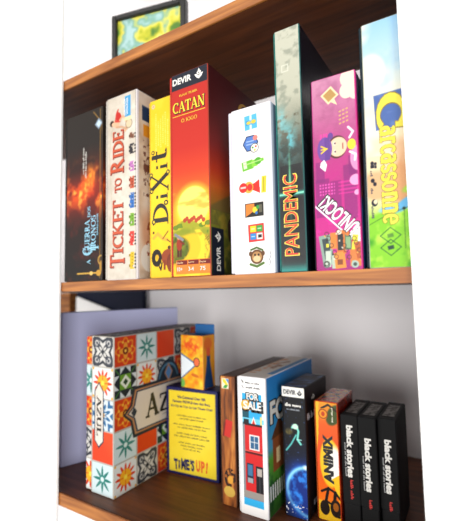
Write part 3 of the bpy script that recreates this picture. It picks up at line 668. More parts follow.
# ---- medieval tile game
def art_carc(U, V, W, H):
    n = noise(U, V, 26, 61); n2 = noise(U, V, 10, 62)
    img = ramp(V / H, [(0, '5fae2c'), (.18, '9fd04a'), (.26, 'e6e0b0'), (.45, 'f0dcb8'), (.6, 'f2e6c8'), (.75, 'd8e0dc'), (.88, 'b6d4e6'), (1, '9cc8e6')])
    img = mixc(img, np.clip((n - .45) * 4, 0, 1) * (V > 120), rgb('f6efda'), .8); img = mixc(img, np.clip((noise(U, V, 20, 70) - .55) * 4, 0, 1) * (V > 110), rgb('a8cce4'), .7)
    img = mixc(img, ell(U, V, 8, 214, 14, 18, 0, 3), rgb('f6efdc')); img = mixc(img, ell(U, V, 48, 176, 14, 16, 0, 3), rgb('f7efd8'))
    img = mixc(img, ell(U, V, 44, 96, 18, 34, -20, 3), rgb('d8a070'), .9); img = mixc(img, ell(U, V, 10, 88, 16, 16, 30, 3), rgb('d8ac80'), .8); img = mixc(img, ell(U, V, 40, 120, 10, 16, 30, 3), rgb('e2b890'), .8)
    g = sm(V - 62 - .25 * (U - 20) + 5 * n, 2); img = mixc(img, g, rgb('8ccc34')); img = mixc(img, g * np.clip((n2 - .5) * 4, 0, 1), rgb('c4e860'), .8)
    img = mixc(img, np.clip((noise(U, V, 14, 66) - .5) * 4, 0, 1) * (V < 44), rgb('3f9a1e'), .8)
    img = mixc(img, ell(U, V, 38, 66, 14, 5, 35, 1), rgb('6fb8e2')); img = mixc(img, ell(U, V, 20, 62, 8, 3.4, 10, 1), rgb('8ccaea'))
    img = mixc(img, ell(U, V, 44, 82, 9, 4, 20, 1), rgb('a8d44a'))
    img = mixc(img, seg(U, V, [(0, 46), (20, 56), (40, 62)], .6) + seg(U, V, [(36, 62), (36, 20)], .6), rgb('2c5a1c'), .8)
    img = mixc(img, ell(U, V, 36, 61, 1.6, 1.6), rgb('1e3a18'))
    for cv in (34, 21.5):
        d = np.abs(U - 22) / 10 + np.abs(V - cv) / 8.4; img = mixc(img, sm((np.abs(d - 1) - .06) * 8), rgb('1e5a34'))
        img = mixc(img, rec(U, V, 19, 25, cv - 2, cv + 2, 10), rgb('1c3a44'), .85 if cv < 30 else .4)
    img = mixc(img, rec(U, V, 11, 43, 148, 187, 2), rgb('5672ac')); img = mixc(img, np.clip((n2 - .5) * 4, 0, 1) * rec(U, V, 11, 43, 148, 187, 2), rgb('7c94c6'), .5)
    # little pictograms
    for x, y, r_ in ((6.5, 113, 1.8), (9.8, 112, 1.4), (6.5, 94, 2), (8.6, 90, 1.8), (7.6, 70, 3.2)): img = mixc(img, ell(U, V, x, y, r_, r_ * 1.2), rgb('1c1c30'))
    img = mixc(img, rec(U, V, 4.6, 8.6, 107.5, 111) + rec(U, V, 9, 11, 107, 110), rgb('1c1c30')); img = mixc(img, ell(U, V, 8.6, 71, 2, 2.6), rgb('eadcb8'))
    return img
def art_carc_side(U, V, W, H): return ramp(V / H, [(0, '4a8a2c'), (.4, '6a9ac0'), (1, '3c6ea0')])
t = thing('board_game_box', (-.0945, .003, 0), 'pastel boxed landscape game with large yellow lettering, furthest right on middle shelf', 'board game', lean=.6)
b = (0, .072, 0, .26, 0, .27)
card_box('lid', (.003, .072, 0, .26, 0, .27), {'front': (art_carc, .55), 'right': (art_carc_side, 4)}, rgb('7aa8c8'), t, edge=rgb('c8d0c0'))
card_box('tray', (0, .003, .001, .259, .001, .269), {}, rgb('15303a'), t)
sh = Sheet(b, 'front', t); YL = ink('f0e24a'); OL = ink('a08a28'); r0 = serif('C')
sh.add(serif('C', .045), 30, 166, 37, 27, -90, OL, .2, ref=r0).add(serif('C', .02), 30, 166, 37, 27, -90, YL, .35, ref=r0)
r0 = serif('arcassonne', 0, 1.02)
sh.add(serif('arcassonne', .032, 1.02), 26, 98, 105, 15, -90, OL, .45, ref=r0).add(serif('arcassonne', .012, 1.02), 26, 98, 105, 15, -90, YL, .6, ref=r0)
sh.build('title_lettering', 'big yellow storybook lettering')
for cv, tx in ((102, 2), (83, 3), (60, 6)): sh.add(blurred_line(tx, tx), 8.5, cv, 6 if tx < 4 else 13, 2.6, -90, ink('5a5660'))
sh.build('game_facts')

# ================================================================== LOWER ROW
Z = -.353
# ---- things behind
t = thing('storage_box', (-.6895, .060, Z), 'large flat pale lavender box standing on edge just left of and behind the tile-patterned game', 'box', yaw=70)
card_box('lid', (0, .264, 0, .018, 0, .296), {}, rgb('d6dbff'), t, mat=MATTE, edge=rgb('9ba1cc'))
card_box('base', (.001, .263, .018, .026, .001, .295), {}, rgb('8f95c4'), t, mat=MATTE)

# ---- tile-patterned game
def tile(s, q, kind):
    """one glazed tile; s,q in [-1,1]"""
    r = np.hypot(s, q); a = np.arctan2(q, s); sh_ = s.shape
    def P(m, c, al=1): nonlocal img; img = mixc(img, np.clip(m, 0, 1), rgb(c), al)
    if kind == 'flower':
        img = np.broadcast_to(rgb('cf4420'), sh_ + (3,)).copy(); P(sm(r - .82 - .1 * np.cos(8 * a), .04) - sm(r - .68 - .1 * np.cos(8 * a), .04), 'e89030')
        P(sm(r - .42 - .14 * np.cos(4 * a), .03), 'e8a23a'); P(sm(r - .24, .03), '7c2a18'); P(sm(r - .1, .03), 'f2cf5a')
        for k in range(8): P(sm(np.hypot(s - .6 * math.cos(k * .785 + .39), q - .6 * math.sin(k * .785 + .39)) - .08, .02), 'f0c04a')
        P(sm(np.minimum(np.abs(np.abs(s) - .9), 9) - .02, .02) * 0, 'ffffff')
    elif kind == 'star':
        img = np.broadcast_to(rgb('cfdfe2'), sh_ + (3,)).copy(); w = .28 * np.abs(np.cos(2 * a)) ** 1.5
        P(sm(r - .24 - .62 * (1 - np.abs(((a / (np.pi / 4)) + .5) % 1 - .5) * 2) ** 1.5, .04), '1f7f76'); P(sm(r - .16, .03), 'd8e8e6'); P(sm(np.abs(np.sin(4 * a)) * r - .02, .02) * (r < .6), 'd8e8e6', .6)
    elif kind == 'geo':
        img = np.broadcast_to(rgb('d4dce0'), sh_ + (3,)).copy(); P((np.abs(s) + np.abs(q) < 1) * 1., '1d2c3a'); P(((np.abs(s) > .45) & (np.abs(q) > .45)) * 1., '1d2c3a')
        P((np.maximum(np.abs(s), np.abs(q)) < .48) * 1., '6f9f38'); P((np.abs(s) + np.abs(q) < .46) * 1., 'dfe6d8'); P((np.abs(s) + np.abs(q) < .22) * 1., '2a4a30')
        P(sm(np.abs(np.abs(s) - np.abs(q)) - .05, .03) * (r > .6), '4f8a3c')
    elif kind == 'sun':
        img = np.broadcast_to(rgb('dfe3e2'), sh_ + (3,)).copy(); P(sm(r - .66 - .2 * np.cos(12 * a), .04), 'd8461f'); P(sm(r - .5, .04), 'f0b22c'); P(sm(np.abs(np.sin(2 * a)) * r - .05, .03) * (r < .48), 'd8461f'); P(sm(r - .16, .03), 'f6dc50')
        P(((np.abs(s) > .8) & (np.abs(q) > .8)) * 1., 'e8b030')
    elif kind == 'plain':
        img = np.broadcast_to(rgb('dc4a1e'), sh_ + (3,)).copy(); P(np.clip((s + q) * .3, 0, .3), 'f07038')
    elif kind == 'ornate':
        img = np.broadcast_to(rgb('d3d1cc'), sh_ + (3,)).copy()
        f = np.abs(np.sin(5.2 * r + 1.3 * np.cos(4 * a))) ; P((f > .82) * 1., '3c4048')
        for sx in (-1, 1):
            for sy in (-1, 1): d = np.hypot(s - sx * .55, q - sy * .55); P(sm(np.abs(d - .24) - .05, .03), '4a4e58'); P(sm(d - .1, .03), '4a4e58')
        P(sm(r - .14, .03), '2c3038')
    elif kind == 'blue':
        img = np.broadcast_to(rgb('d2dce2'), sh_ + (3,)).copy(); P((np.abs(np.sin(4.4 * r + np.cos(8 * a))) > .72) * 1., '2f6f9c'); P(sm(r - .2, .03), 'd8a45a')
    edge = (np.maximum(np.abs(s), np.abs(q)) > .95) * 1.
    return mixc(img, edge, rgb('b8b4ac'))
def tiles(U, V, grid, ts, u0=0.):
    img = np.zeros(U.shape + (3,)); rows = len(grid); ci = np.floor((U - u0) / ts).astype(int); ri = np.floor(V / ts).astype(int)
    s = ((U - u0) / ts - ci) * 2 - 1; q = (V / ts - ri) * 2 - 1
    for r in range(rows):
        for c in range(len(grid[0])):
            m = (np.clip(ri, 0, rows - 1) == rows - 1 - r) & (np.clip(ci, 0, len(grid[0]) - 1) == c)
            if m.any(): img[m] = tile(s[m][None], q[m][None], grid[r][c])[0]
    return img
GRID = [['flower', 'star', 'plain', 'ornate', 'flower'], ['geo', 'sun', 'ornate', 'flower', 'geo'], ['flower', 'blue', 'geo', 'plain', 'blue'],
        ['star', 'plain', 'geo', 'sun', 'star'], ['sun', 'ornate', 'flower', 'star', 'plain']]
def plaque(cx, cy, L, Hh):
    return [(cx - L, cy), (cx - L * .86, cy + Hh * .32), (cx - L * .8, cy + Hh), (cx - L * .3, cy + Hh), (cx, cy + Hh * 1.0), (cx + L * .3, cy + Hh), (cx + L * .8, cy + Hh),
            (cx + L * .86, cy + Hh * .32), (cx + L, cy), (cx + L * .86, cy - Hh * .32), (cx + L * .8, cy - Hh), (cx - L * .8, cy - Hh), (cx - L * .86, cy - Hh * .32)]
def art_azul(U, V, W, H):
    img = tiles(U, V, GRID, 52)
    img = mixc(img, ell(U, V, 138, 160, 34, 42), rgb('22303f')); img = mixc(img, sm(np.abs(np.hypot((U - 138) / 34, (V - 160) / 42) - .82) - .05, .03), rgb('5a86a0'))
    for L, Hh, c in ((118, 43, '22303f'), (112, 38, 'b98862'), (108, 34.5, '26425c'), (104, 32, 'ded3c6')): img = mixc(img, pol(U, V, plaque(138, 126, L, Hh)), rgb(c))
    d = np.abs(U - 138) / 12 + np.abs(V - 178) / 18; img = mixc(img, sm((d - 1) * 6), rgb('b98862')); img = mixc(img, sm((d - .75) * 6), rgb('5a86b4'))
    d = np.abs(U - 46) / 7 + np.abs(V - 126) / 9; img = mixc(img, sm((d - 1) * 5), rgb('26364a'))
    img = mixc(img, rec(U, V, 120, 200, 103, 104.4), rgb('8a8076'), .8)
    return img
def art_azul_spine(U, V, W, H):
    img = tiles(U, V, [['ornate'], ['sun'], ['blue'], ['plain'], ['star']], 52, 2)
    img = mixc(img, pol(U, V, [(8, 168), (14, 176), (19, 184), (25, 176), (31, 168), (31, 86), (25, 80), (19, 74), (14, 80), (8, 86)]), rgb('26364a'))
    img = mixc(img, pol(U, V, [(10, 167), (19, 180), (29, 167), (29, 87), (19, 78), (10, 87)]), rgb('e2dad0'))
    img = mixc(img, np.clip(1 - U / 1.6, 0, 1), rgb('6a665f')); return img
def art_azul_tray(U, V, W, H):
    return tiles(U + 14, V, [['flower'], ['star'], ['flower'], ['ornate'], ['sun']], 52)
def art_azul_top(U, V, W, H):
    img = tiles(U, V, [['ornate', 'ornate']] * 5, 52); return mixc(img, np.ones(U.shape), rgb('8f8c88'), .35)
t = thing('board_game_box', (-.580, .030, Z), 'square boxed game covered in ornate azulejo tile patterns, at left of bottom shelf', 'board game', yaw=0)
b = (.015, .07, 0, .26, 0, .26)
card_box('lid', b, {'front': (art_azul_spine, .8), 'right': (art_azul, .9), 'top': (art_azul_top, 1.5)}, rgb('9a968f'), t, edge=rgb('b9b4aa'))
card_box('tray', (0, .015, .0015, .2585, .0015, .2585), {'front': (art_azul_tray, .8)}, rgb('b84420'), t, edge=rgb('c9a08a'))
sh = Sheet(b, 'right', t); DB = ink('2a2622')
sh.add(serif('A', .02), 92, 128, 36, 44, 0, DB).add(serif('Z', .02), 124, 126, 26, 34, 0, DB).add(serif('U', .02), 156, 126, 30, 34, 0, DB).add(serif('L', .02), 187, 127, 26, 34, 0, DB); sh.build('title_lettering', 'dark serif lettering on a cream plaque')
sh = Sheet(b, 'front', t); sh.add(serif('AZUL', .02), 19.5, 127, 66, 12, -90, DB); sh.build('spine_lettering')

# ---- yellow card party game
def art_time(U, V, W, H):
    img = solid(U, '1c2160'); n = noise(U, V, 30, 3)
    m = rec(U, V, 6, W - 5, 5, H - 6); img = mixc(img, m, rgb('f0d736')); img = mixc(img, m * np.clip((n - .5) * 2, 0, 1), rgb('f6e560'), .5)
    return img
t = thing('party_game_box', (-.501, .150, Z), 'navy boxed party game with yellow front panel of blurb text', 'board game', yaw=5)
b = (0, .110, 0, .045, 0, .156)
card_box('lid', (0, .110, 0, .03, 0, .156), {'front': art_time}, rgb('181c52'), t, edge=rgb('1c2160'))
card_box('tray', (.001, .109, .03, .045, .001, .155), {}, rgb('14173f'), t)
sh = Sheet(b, 'front', t); NB = ink('1c2160'); GR = ink('6c6638')
for i, tx in enumerate(('We Crammed Over 300', 'Famous PEOPLE into this Box,', "It's Up to You to Let Them Out!")): sh.add(sans(tx, .035), 55, 139 - i * 8.5, (60, 80, 88)[i], 5.6, 0, NB)
sh.build('headline_lettering')
for i, (count, L) in enumerate(((34, 62), (25, 50), (0, 0), (30, 78), (28, 60), (0, 0), (31, 64), (30, 74), (0, 0), (24, 56), (21, 46), (16, 36))):
    if count: sh.add(blurred_line(count, i), 55, 106 - i * 5.3, L, 2.6, 0, GR)
sh.build('small_print')
for i, (tx, x) in enumerate((('T', 21), ('i', 28), ('M', 37), ('E', 46.5), ("'S", 56))): sh.add(sans(tx, .05), x, (18, 18.5, 20, 20.5, 21)[i], (9, 3.5, 10, 8, 9)[i], (19, 16, 20, 19, 20)[i], (4, -3, 0, 3, -2)[i], NB)
for i, (tx, x) in enumerate((('U', 68), ('P', 78), ('!', 86))): sh.add(sans(tx, .05), x, 22, (8.5, 8, 3.5)[i], 20, (0, 2, -6)[i], ink('e86a26'))
sh.build('title_lettering', 'navy and orange cut-out style lettering')

# ---- small orange and blue pack
def art_pawn(U, V, W, H):
    n = noise(U, V, 12, 71); img = ramp(n, [(.2, 'f08a1e'), (.5, 'f2b424'), (.8, 'f8d84a')])
    img = mixc(img, ell(U, V, 24, 76, 20, 14, 0, 4) * np.clip((noise(U, V, 5, 77) - .42) * 6, 0, 1), rgb('e85a22'), .9)
    d = np.abs(V - 40 - (U - 10) * .15) - (22 - .62 * U); img = mixc(img, sm(d - 2.5, .5) * (U < 38), rgb('1f5f9c')); img = mixc(img, sm(d, .5) * (U < 36), rgb('e8f0f4'))
    img = mixc(img, ell(U, V, 38, 48, 7.5, 8.5), rgb('3a2a30')); img = mixc(img, ell(U, V, 38, 48, 6, 7), rgb('f07a4c'))
    img = mixc(img, ell(U, V, 34, 24, 9, 3, -10), rgb('c85a28'), .7); img = mixc(img, ell(U, V, 4, 8, 6, 8), rgb('7ab85a'))
    return img
def art_pawn_side(U, V, W, H):
    img = solid(U, 'e8a02a'); img = mixc(img, ell(U, V, 15, 80, 12, 12, 0, 3), rgb('e06a2a'), .8)
    w = 5 + np.clip(48 - V, 0, 48) * .2; img = mixc(img, sm(np.abs(U - 16) - w, .5) * (V < 62), rgb('1f4f86')); img = mixc(img, ell(U, V, 16, 66, 6, 8), rgb('e0643a'))
    return img
t = thing('card_game_pack', (-.470, .156, Z + .1565), 'small orange pack with white pawn picture and blue hanging tab, on the navy party game', 'card game', yaw=-3)
card_box('carton', (0, .053, 0, .036, 0, .096), {'front': (art_pawn, .5), 'right': (art_pawn_side, .7)}, rgb('2668a0'), t, edge=rgb('e09a30'))
card_box('hanging_tab', (.006, .052, .0355, .0385, .080, .114), {}, rgb('1f6aa6'), t, edge=rgb('1f6aa6'))

# ---- wood-look box
def art_wood(U, V, W, H):
    n = noise(U, V, 5, 81, 4, sv=40); img = ramp(n, [(.25, '6a3a16'), (.5, 'a8642a'), (.75, 'd09048')])
    img = mixc(img, rec(U, V, 3, 16, 178, 194, 0), rgb('e8e2c8')); img = mixc(img, pol(U, V, [(4, 193), (10, 192), (15, 184), (12, 182), (6, 188)]), rgb('f0d030')); img = mixc(img, pol(U, V, [(10, 193), (16, 193), (16, 186)]), rgb('3a8ed0')); img = mixc(img, pol(U, V, [(5, 179), (12, 179), (15, 184), (9, 184)]), rgb('4aa04a'))
    img = mixc(img, rec(U, V, 7, 20, 104, 130, -10), rgb('c8342a')); img = mixc(img, rec(U, V, 5, 7.5, 104, 126, -10), rgb('7a2018'))
    img = mixc(img, ell(U, V, 16, 42, 11, 15) * (noise(U, V, 4, 85) > .42), rgb('3a2014')); img = mixc(img, ell(U, V, 16, 40, 5, 6), rgb('d8a040')); img = mixc(img, ell(U, V, 14, 22, 10, 8), rgb('caa850'))
    return img
t = thing('board_game_box', (-.354, .108, Z), 'narrow brown wood-look boxed game with a red mark, left of the white house game', 'board game')
card_box('lid', (.002, .0285, 0, .2, 0, .198), {'front': (art_wood, .6), 'top': (lambda U, V, W, H: ramp(noise(U, V, 8, 88, 4, sv=20), [(.2, '3a2216'), (.5, '5a3a26'), (.8, '8a5a38')]), 1.5)}, rgb('4a2c1a'), t, edge=rgb('7a4a28'))
card_box('tray', (0, .002, .001, .199, .001, .197), {}, rgb('3a2216'), t)

# ---- white house game
def art_sale(U, V, W, H):
    img = solid(U, 'f3f1ef'); p = rec(U, V, 6, W - 7, 14, 177)
    img = mixc(img, p, rgb('34aee0')); img = mixc(img, rec(U, V, 6, 13, 150, 168) + rec(U, V, 6, 17, 128, 150), rgb('1c5a6a'))
    V0 = V; V = V0 - 13 * np.clip(V0 / 30, 0, 1)
    img = mixc(img, rec(U, V, 6, 42, 121, 128), rgb('78d0ec')); img = mixc(img, rec(U, V, 8, 17, 118, 126), rgb('24282c'))
    img = mixc(img, rec(U, V, 36, 42, 119, 132) * p, rgb('e8d88a'))
    img = mixc(img, pol(U, V, [(20, 119), (25, 131), (30, 119)]), rgb('e8e0d8')); img = mixc(img, pol(U, V, [(22, 119), (25, 127), (28, 119)]), rgb('d8342c'))
    img = mixc(img, rec(U, V, 9, W - 7, 14, 119), rgb('d0282a')); img = mixc(img, rec(U, V, 8, W - 7, 117, 120), rgb('3a1a1c')); img = mixc(img, rec(U, V, 8, W - 7, 76, 79), rgb('5a1418')); img = mixc(img, rec(U, V, 8, W - 7, 79, 80.5), rgb('e06058'))
    img = mixc(img, rec(U, V, 17, 34, 82, 104), rgb('e8e6e4')); img = mixc(img, rec(U, V, 19, 32, 84, 102), rgb('3a6a90')); img = mixc(img, rec(U, V, 19, 32, 93, 94) + rec(U, V, 25, 26, 84, 102), rgb('e8e6e4'))
    img = mixc(img, rec(U, V, 12, 23, 34, 62), rgb('24344a')); img = mixc(img, rec(U, V, 13.5, 21.5, 44, 60), rgb('4a7aa0')); img = mixc(img, rec(U, V, 13, 22, 34, 41), rgb('d8d8d4'), .7)
    img = mixc(img, rec(U, V, 27, 39, 22, 60), rgb('1c1c22')); img = mixc(img, rec(U, V, 29, 37, 46, 57), rgb('b8b0a8')); img = mixc(img, rec(U, V, 32.6, 33.4, 22, 46), rgb('5a5a62'))
    img = mixc(img, rec(U, V, 6, 9.5, 14, 118), rgb('8a8d92')); img = mixc(img, rec(U, V, 6, W - 7, 14, 22), rgb('9a9690'))
    return img
def art_sale_side(U, V, W, H):
    img = ramp(V / H, [(0, '3a6a2c'), (.25, '4f8a34'), (.4, '6aa83c'), (.48, '58a8c8'), (.7, '3c9ad8'), (1, '2c86cc')]); n = noise(U, V, 14, 92)
    img = mixc(img, np.clip((n - .5) * 4, 0, 1) * (V < 80), rgb('1f4a20'), .8)
    img = mixc(img, rec(U, V, 20, 70, 60, 110), rgb('9a5a34')); img = mixc(img, pol(U, V, [(14, 108), (44, 136), (78, 108)]), rgb('6a4228')); img = mixc(img, rec(U, V, 32, 46, 70, 92), rgb('e8d0a0'))
    img = mixc(img, rec(U, V, 0, W, 22, 44) * (np.sin(U * .8) > 0), rgb('e8e8e4')); img = mixc(img, rec(U, V, 0, 4, 0, H), rgb('ecebee')); return img
def art_sale_top(U, V, W, H):
    img = solid(U, 'efe9e2'); img = mixc(img, rec(U, V, 2, 14, 30, 170) * (noise(U, V, 10, 95) > .45), rgb('e8a060'), .7); img = mixc(img, rec(U, V, 34, 47, 30, 190), rgb('3c9ad8')); img = mixc(img, ell(U, V, 22, 110, 8, 40) * (noise(U, V, 7, 97) > .5), rgb('b08060'), .8); return img
t = thing('board_game_box', (-.3175, .102, Z), 'white boxed house-selling game with blue sky and red house on its spine', 'board game')
b = (.0, .049, 0, .2, 0, .202)
card_box('lid', (.003, .049, 0, .2, 0, .202), {'front': (art_sale, .5), 'right': (art_sale_side, 1), 'top': (art_sale_top, 1.5)}, rgb('efedec'), t, edge=rgb('f2f0f2'))
card_box('tray', (0, .003, .001, .199, .001, .201), {}, rgb('e4e2e4'), t)
sh = Sheet(b, 'front', t); KB = ink('141418')
sh.shape(circ(18, 160, 8.5), ink('f0b428'), .2)
sh.add(sans('FOR', .09), 27.6, 172.4, 25, 13.5, 0, KB, .3).add(sans('FOR', .03), 27, 173, 20, 9.5, 0, WH, .5)
sh.add(sans('SALE', .12), 26.8, 158.6, 37, 18, 0, KB, .25).add(sans('S', .03), 15, 160, 8, 12, 0, WH, .5).add(sans('ALE', .03), 30, 160, 23, 12, 0, WH, .5)
sh.shape(circ(14.5, 160, 7.2), ink('f0b428'), .4).add(sans('S', .03), 14.5, 160, 7, 10.5, 0, WH, .7); sh.build('title_lettering', 'white block lettering with a yellow coin behind the S')
sh.add(blurred_line(12, 5), 27, 193, 24, 2.6, 0, ink('3a3a40')).add(blurred_line(13, 6), 28, 186, 24, 2.6, 0, ink('3a3a40'))
sh.shape([(8, 196), (11, 192), (12.5, 193), (9.5, 197)], KB).shape([(8.5, 188), (11.5, 184), (12.5, 185), (9.5, 189)], ink('8a8a90')); sh.build('credits')
sh = Sheet(b, 'right', t); sh.add(sans('FOR SALE', .12), 104, 148, 186, 38, 0, KB, .3).add(sans('FOR SALE', .04), 104, 148, 182, 34, 0, WH, .5); sh.build('cover_lettering')

# ---- dark space box
def art_moon(U, V, W, H):
    img = solid(U, '05070f'); n = noise(U, V, 8, 101); n2 = noise(U, V, 18, 102)
    d = np.hypot(U - 38, V - 40); glow = np.exp(-np.clip(d - 34, 0, None) / 16); img = mixc(img, glow * (.5 + .6 * n2), rgb('1c62e0'), .95)
    img = mixc(img, sm(d - 34, 2), rgb('0c3488')); img = mixc(img, sm(d - 34, 2) * np.clip((n - .45) * 4, 0, 1), rgb('3a96f0'), .85)
    img = mixc(img, np.exp(-((d - 34) / 3) ** 2) * np.clip((U + V) / 60, .2, 1), rgb('9fe4ff'), .95); img = mixc(img, ell(U, V, 34, 74, 4, 3, 0, 2), rgb('f0fcff'))
    img = mixc(img, seg(U, V, [(14, 128), (20, 132), (24, 124), (22, 112), (27, 106)], 3.4, .8), rgb('8ae8d8'), .95); img = mixc(img, seg(U, V, [(20, 118), (12, 104), (4, 94)], 2.4, .8), rgb('6ad0c8'), .95)
    img = mixc(img, ell(U, V, 19, 130, 5, 4, 0, 1), rgb('d0f8dc')); img = mixc(img, ell(U, V, 9, 122, 6, 5, 20, 1.5) * n, rgb('c8b050'), .8); img = mixc(img, seg(U, V, [(22, 112), (28, 112)], 1.4, .6), rgb('b8f0e8'))
    img = mixc(img, (noise(U, V, 2.2, 108, 1) > .86) * (V < 24), rgb('e8e8f0')); img = mixc(img, (noise(U, V, 2.6, 109, 1) > .9) * (V > 60) * 1., rgb('4a6aa0'), .6)
    return img
t = thing('card_game_box', (-.2555, .130, Z), 'black boxed space game with glowing blue planet and white band at the top', 'board game')
b = (0, .037, 0, .1, 0, .188)
card_box('lid', (.0015, .037, 0, .1, 0, .188), {'front': (art_moon, .5), 'top': (lambda U, V, W, H: ramp(noise(U, V, 12, 110), [(.3, '10182c'), (.6, '2c4a7a'), (.8, '5a7aa8')]), 1)}, rgb('15121a'), t, edge=rgb('1a1c28'))
card_box('tray', (0, .0015, .001, .099, .001, .187), {}, rgb('0a0c14'), t)
sh = Sheet(b, 'front', t); sh.shape([(.8, 172.5), (36.2, 172.5), (36.2, 187), (.8, 187)], WH, .2); sh.add(sans('DEVIR', .035), 13.5, 179.5, 20, 6.8, 0, NV, .4); flame_logo(sh, 29, 179.5, 9, NV, WH, 0, .4); sh.build('publisher_logo', 'white band with dark publisher mark')
sh.add(blurred_line(9, 3), 18, 161, 25, 5, 0, WH).add(blurred_line(12, 4), 18, 154.5, 21, 2.6, 0, ink('9aa0a8')); sh.build('title_lettering')
sh = Sheet(b, 'right', t); sh.add(blurred_line(4, 13), 34, 168, 14, 7, 0, WH); sh.build('top_mark'); sh.add(blurred_line(8, 14), 30, 144, 46, 10, 0, ink('c8c8d0')); sh.build('side_lettering'); sh.add(blurred_line(3, 15), 30, 16, 14, 9, 0, ink('c8c8d0')); sh.build('bottom_mark')

# ---- animal game
def art_ani(U, V, W, H):
    n = noise(U, V, 10, 121); img = ramp(V / H, [(0, 'f0b01c'), (.2, 'f07818'), (.5, 'ee5a1a'), (.8, 'ee6a1c'), (1, 'f0a828')])
    img = mixc(img, ell(U, V, 20, 82, 15, 34, 0, 1), rgb('f6cc2c')); img = mixc(img, ell(U, V, 27, 80, 11, 26, 0, 2), rgb('fffdf4')); img = mixc(img, pol(U, V, [(36, 20), (28, 40), (22, 60), (36, 70)]), rgb('f6cc2c'))
    img = mixc(img, pol(U, V, [(0, 168), (6, 168), (4, 120), (0, 90)]), rgb('f6c42a')); img = mixc(img, sm(V - 30 + 6 * n, 1), rgb('f0c42c'), .9)
    img = mixc(img, ell(U, V, 28, 150, 10, 16, -30, 1), rgb('4a5a24')); img = mixc(img, seg(U, V, [(10, 158), (20, 164), (32, 156)], 3), rgb('3a2a14')); img = mixc(img, ell(U, V, 12, 150, 7, 8), rgb('f2a020')); img = mixc(img, sm(np.abs(np.hypot(U - 12, V - 150) - 6.4) - .6), rgb('8a3010')); img = mixc(img, ell(U, V, 12, 150, 2.6, 3.4), rgb('c84a18'))
    for pts, w in (([(6, 40), (16, 46), (26, 42), (33, 34)], 3.2), ([(16, 46), (12, 28), (6, 14)], 4), ([(26, 42), (24, 26), (30, 10)], 4.5), ([(12, 28), (22, 24)], 3)): img = mixc(img, seg(U, V, pts, w), rgb('1c120c'))
    img = mixc(img, ell(U, V, 10, 18, 7, 10) + ell(U, V, 26, 20, 8, 12), rgb('22160e')); img = mixc(img, ell(U, V, 26, 22, 4, 6), rgb('a8641c'))
    return img
def art_ani_side(U, V, W, H):
    return ramp(noise(U, V, 20, 125), [(.3, '7a1c12'), (.6, 'b8381a'), (.8, 'd86a20')])
def art_ani_top(U, V, W, H):
    img = solid(U, 'e0901c'); img = mixc(img, (noise(U, V, 9, 127) > .5) * 1., rgb('c8301c')); img = mixc(img, (noise(U, V, 7, 129) > .62) * 1., rgb('5a3a14')); return img
t = thing('card_game_box', (-.2105, .145, Z), 'orange boxed animal card game with black lettering, right of the space game', 'board game')
b = (0, .035, 0, .085, 0, .168)
card_box('lid', (.0015, .035, 0, .085, 0, .168), {'front': (art_ani, .5), 'right': (art_ani_side, 1.5), 'top': (art_ani_top, 1)}, rgb('b02c18'), t, edge=rgb('d8502a'), mat=GLOSS)
card_box('tray', (0, .0015, .001, .084, .001, .167), {}, rgb('c8641c'), t)
sh = Sheet(b, 'front', t); sh.add(sans('ANIMIX', .06), 19, 87, 68, 14.5, 90, KB); sh.build('title_lettering', 'black tribal lettering'); sh.add(blurred_line(7, 7), 27, 150, 20, 2.4, 90, ink('f0e8d0')); sh.build('small_print')

# ---- black mystery packs
def top_label(U, V, W, H):
    img = solid(U, '101012'); m = rec(U, V, 4, W - 4, 14, H - 16); img = mixc(img, m, rgb('6a6664')); img = mixc(img, m * (noise(U, V, 4, 133) > .5), rgb('a8a4a0'), .8); return img
def black_pack(x, y, label, tv, sub, mat=None):
    t = thing('card_game_pack', (x, y, Z), label, 'card game', group='black mystery card packs')
    b = (0, .0242, 0, .09, 0, .152)
    card_box('lid', (0, .0242, 0, .09, .03, .152), {'top': (top_label, .8)}, rgb('0b0b0d'), t, mat=MATTE, edge=rgb('242426'))
    card_box('tray', (.0006, .0236, .0006, .0894, 0, .03), {}, rgb('0b0b0d'), t, mat=MATTE, edge=rgb('1c1c1e'))
    sh = Sheet(b, 'front', t)
    sh.add(sans('black', .05), 12.6, tv - 16, 32, 9, -90, WH).add(sans('stories', .05), 12.2, tv - 53, 38, 9, -90, WH); sh.build('title_lettering', 'white spiky lettering')
    sh.add(blurred_line(20, 11), 6, tv - 48, 46, 2.4, -90, ink('b8b8b8')).add(blurred_line(sub, 12), 13, tv - 88, 26 if sub > 6 else 12, 4, -90, ink('d83a34')); sh.build('small_print', 'small white and red print')
    return t
black_pack(-.1735, .15, 'black mystery card pack directly right of the orange animal game', 138, 12)
black_pack(-.1488, .15, 'black mystery card pack with its title set lower, between two other black packs', 124, 4)
black_pack(-.1240, .158, 'black mystery card pack furthest right on the bottom shelf', 124, 4)

# ================================================================== THINGS IN THE BACKGROUND
def art_pic(U, V, W, H):
    n = noise(U, V, 26, 141); img = ramp(n, [(.25, '5f8a3a'), (.42, 'c8c838'), (.55, 'e8e070'), (.68, '8ab8a8'), (.8, 'b8d8d8')]); return img
t = thing('framed_picture', (-.580, .085, .366), 'black framed yellow and green picture standing on the top shelf', 'picture', yaw=14)
BF = ink('14120f', .4)
W_, H_ = .16, .165
bevel_box('frame', 0, .011, 0, .016, 0, H_, BF, t); o = bpy.context.scene.objects
fr = [bevel_box('frame', W_ - .011, W_, 0, .016, 0, H_, BF, t), bevel_box('frame', .011, W_ - .011, 0, .016, 0, .011, BF, t), bevel_box('frame', .011, W_ - .011, 0, .016, H_ - .011, H_, BF, t)]
card_box('print', (.011, W_ - .011, .006, .014, .011, H_ - .011), {'front': (art_pic, 1.2)}, rgb('c8c090'), t, r=.0003)

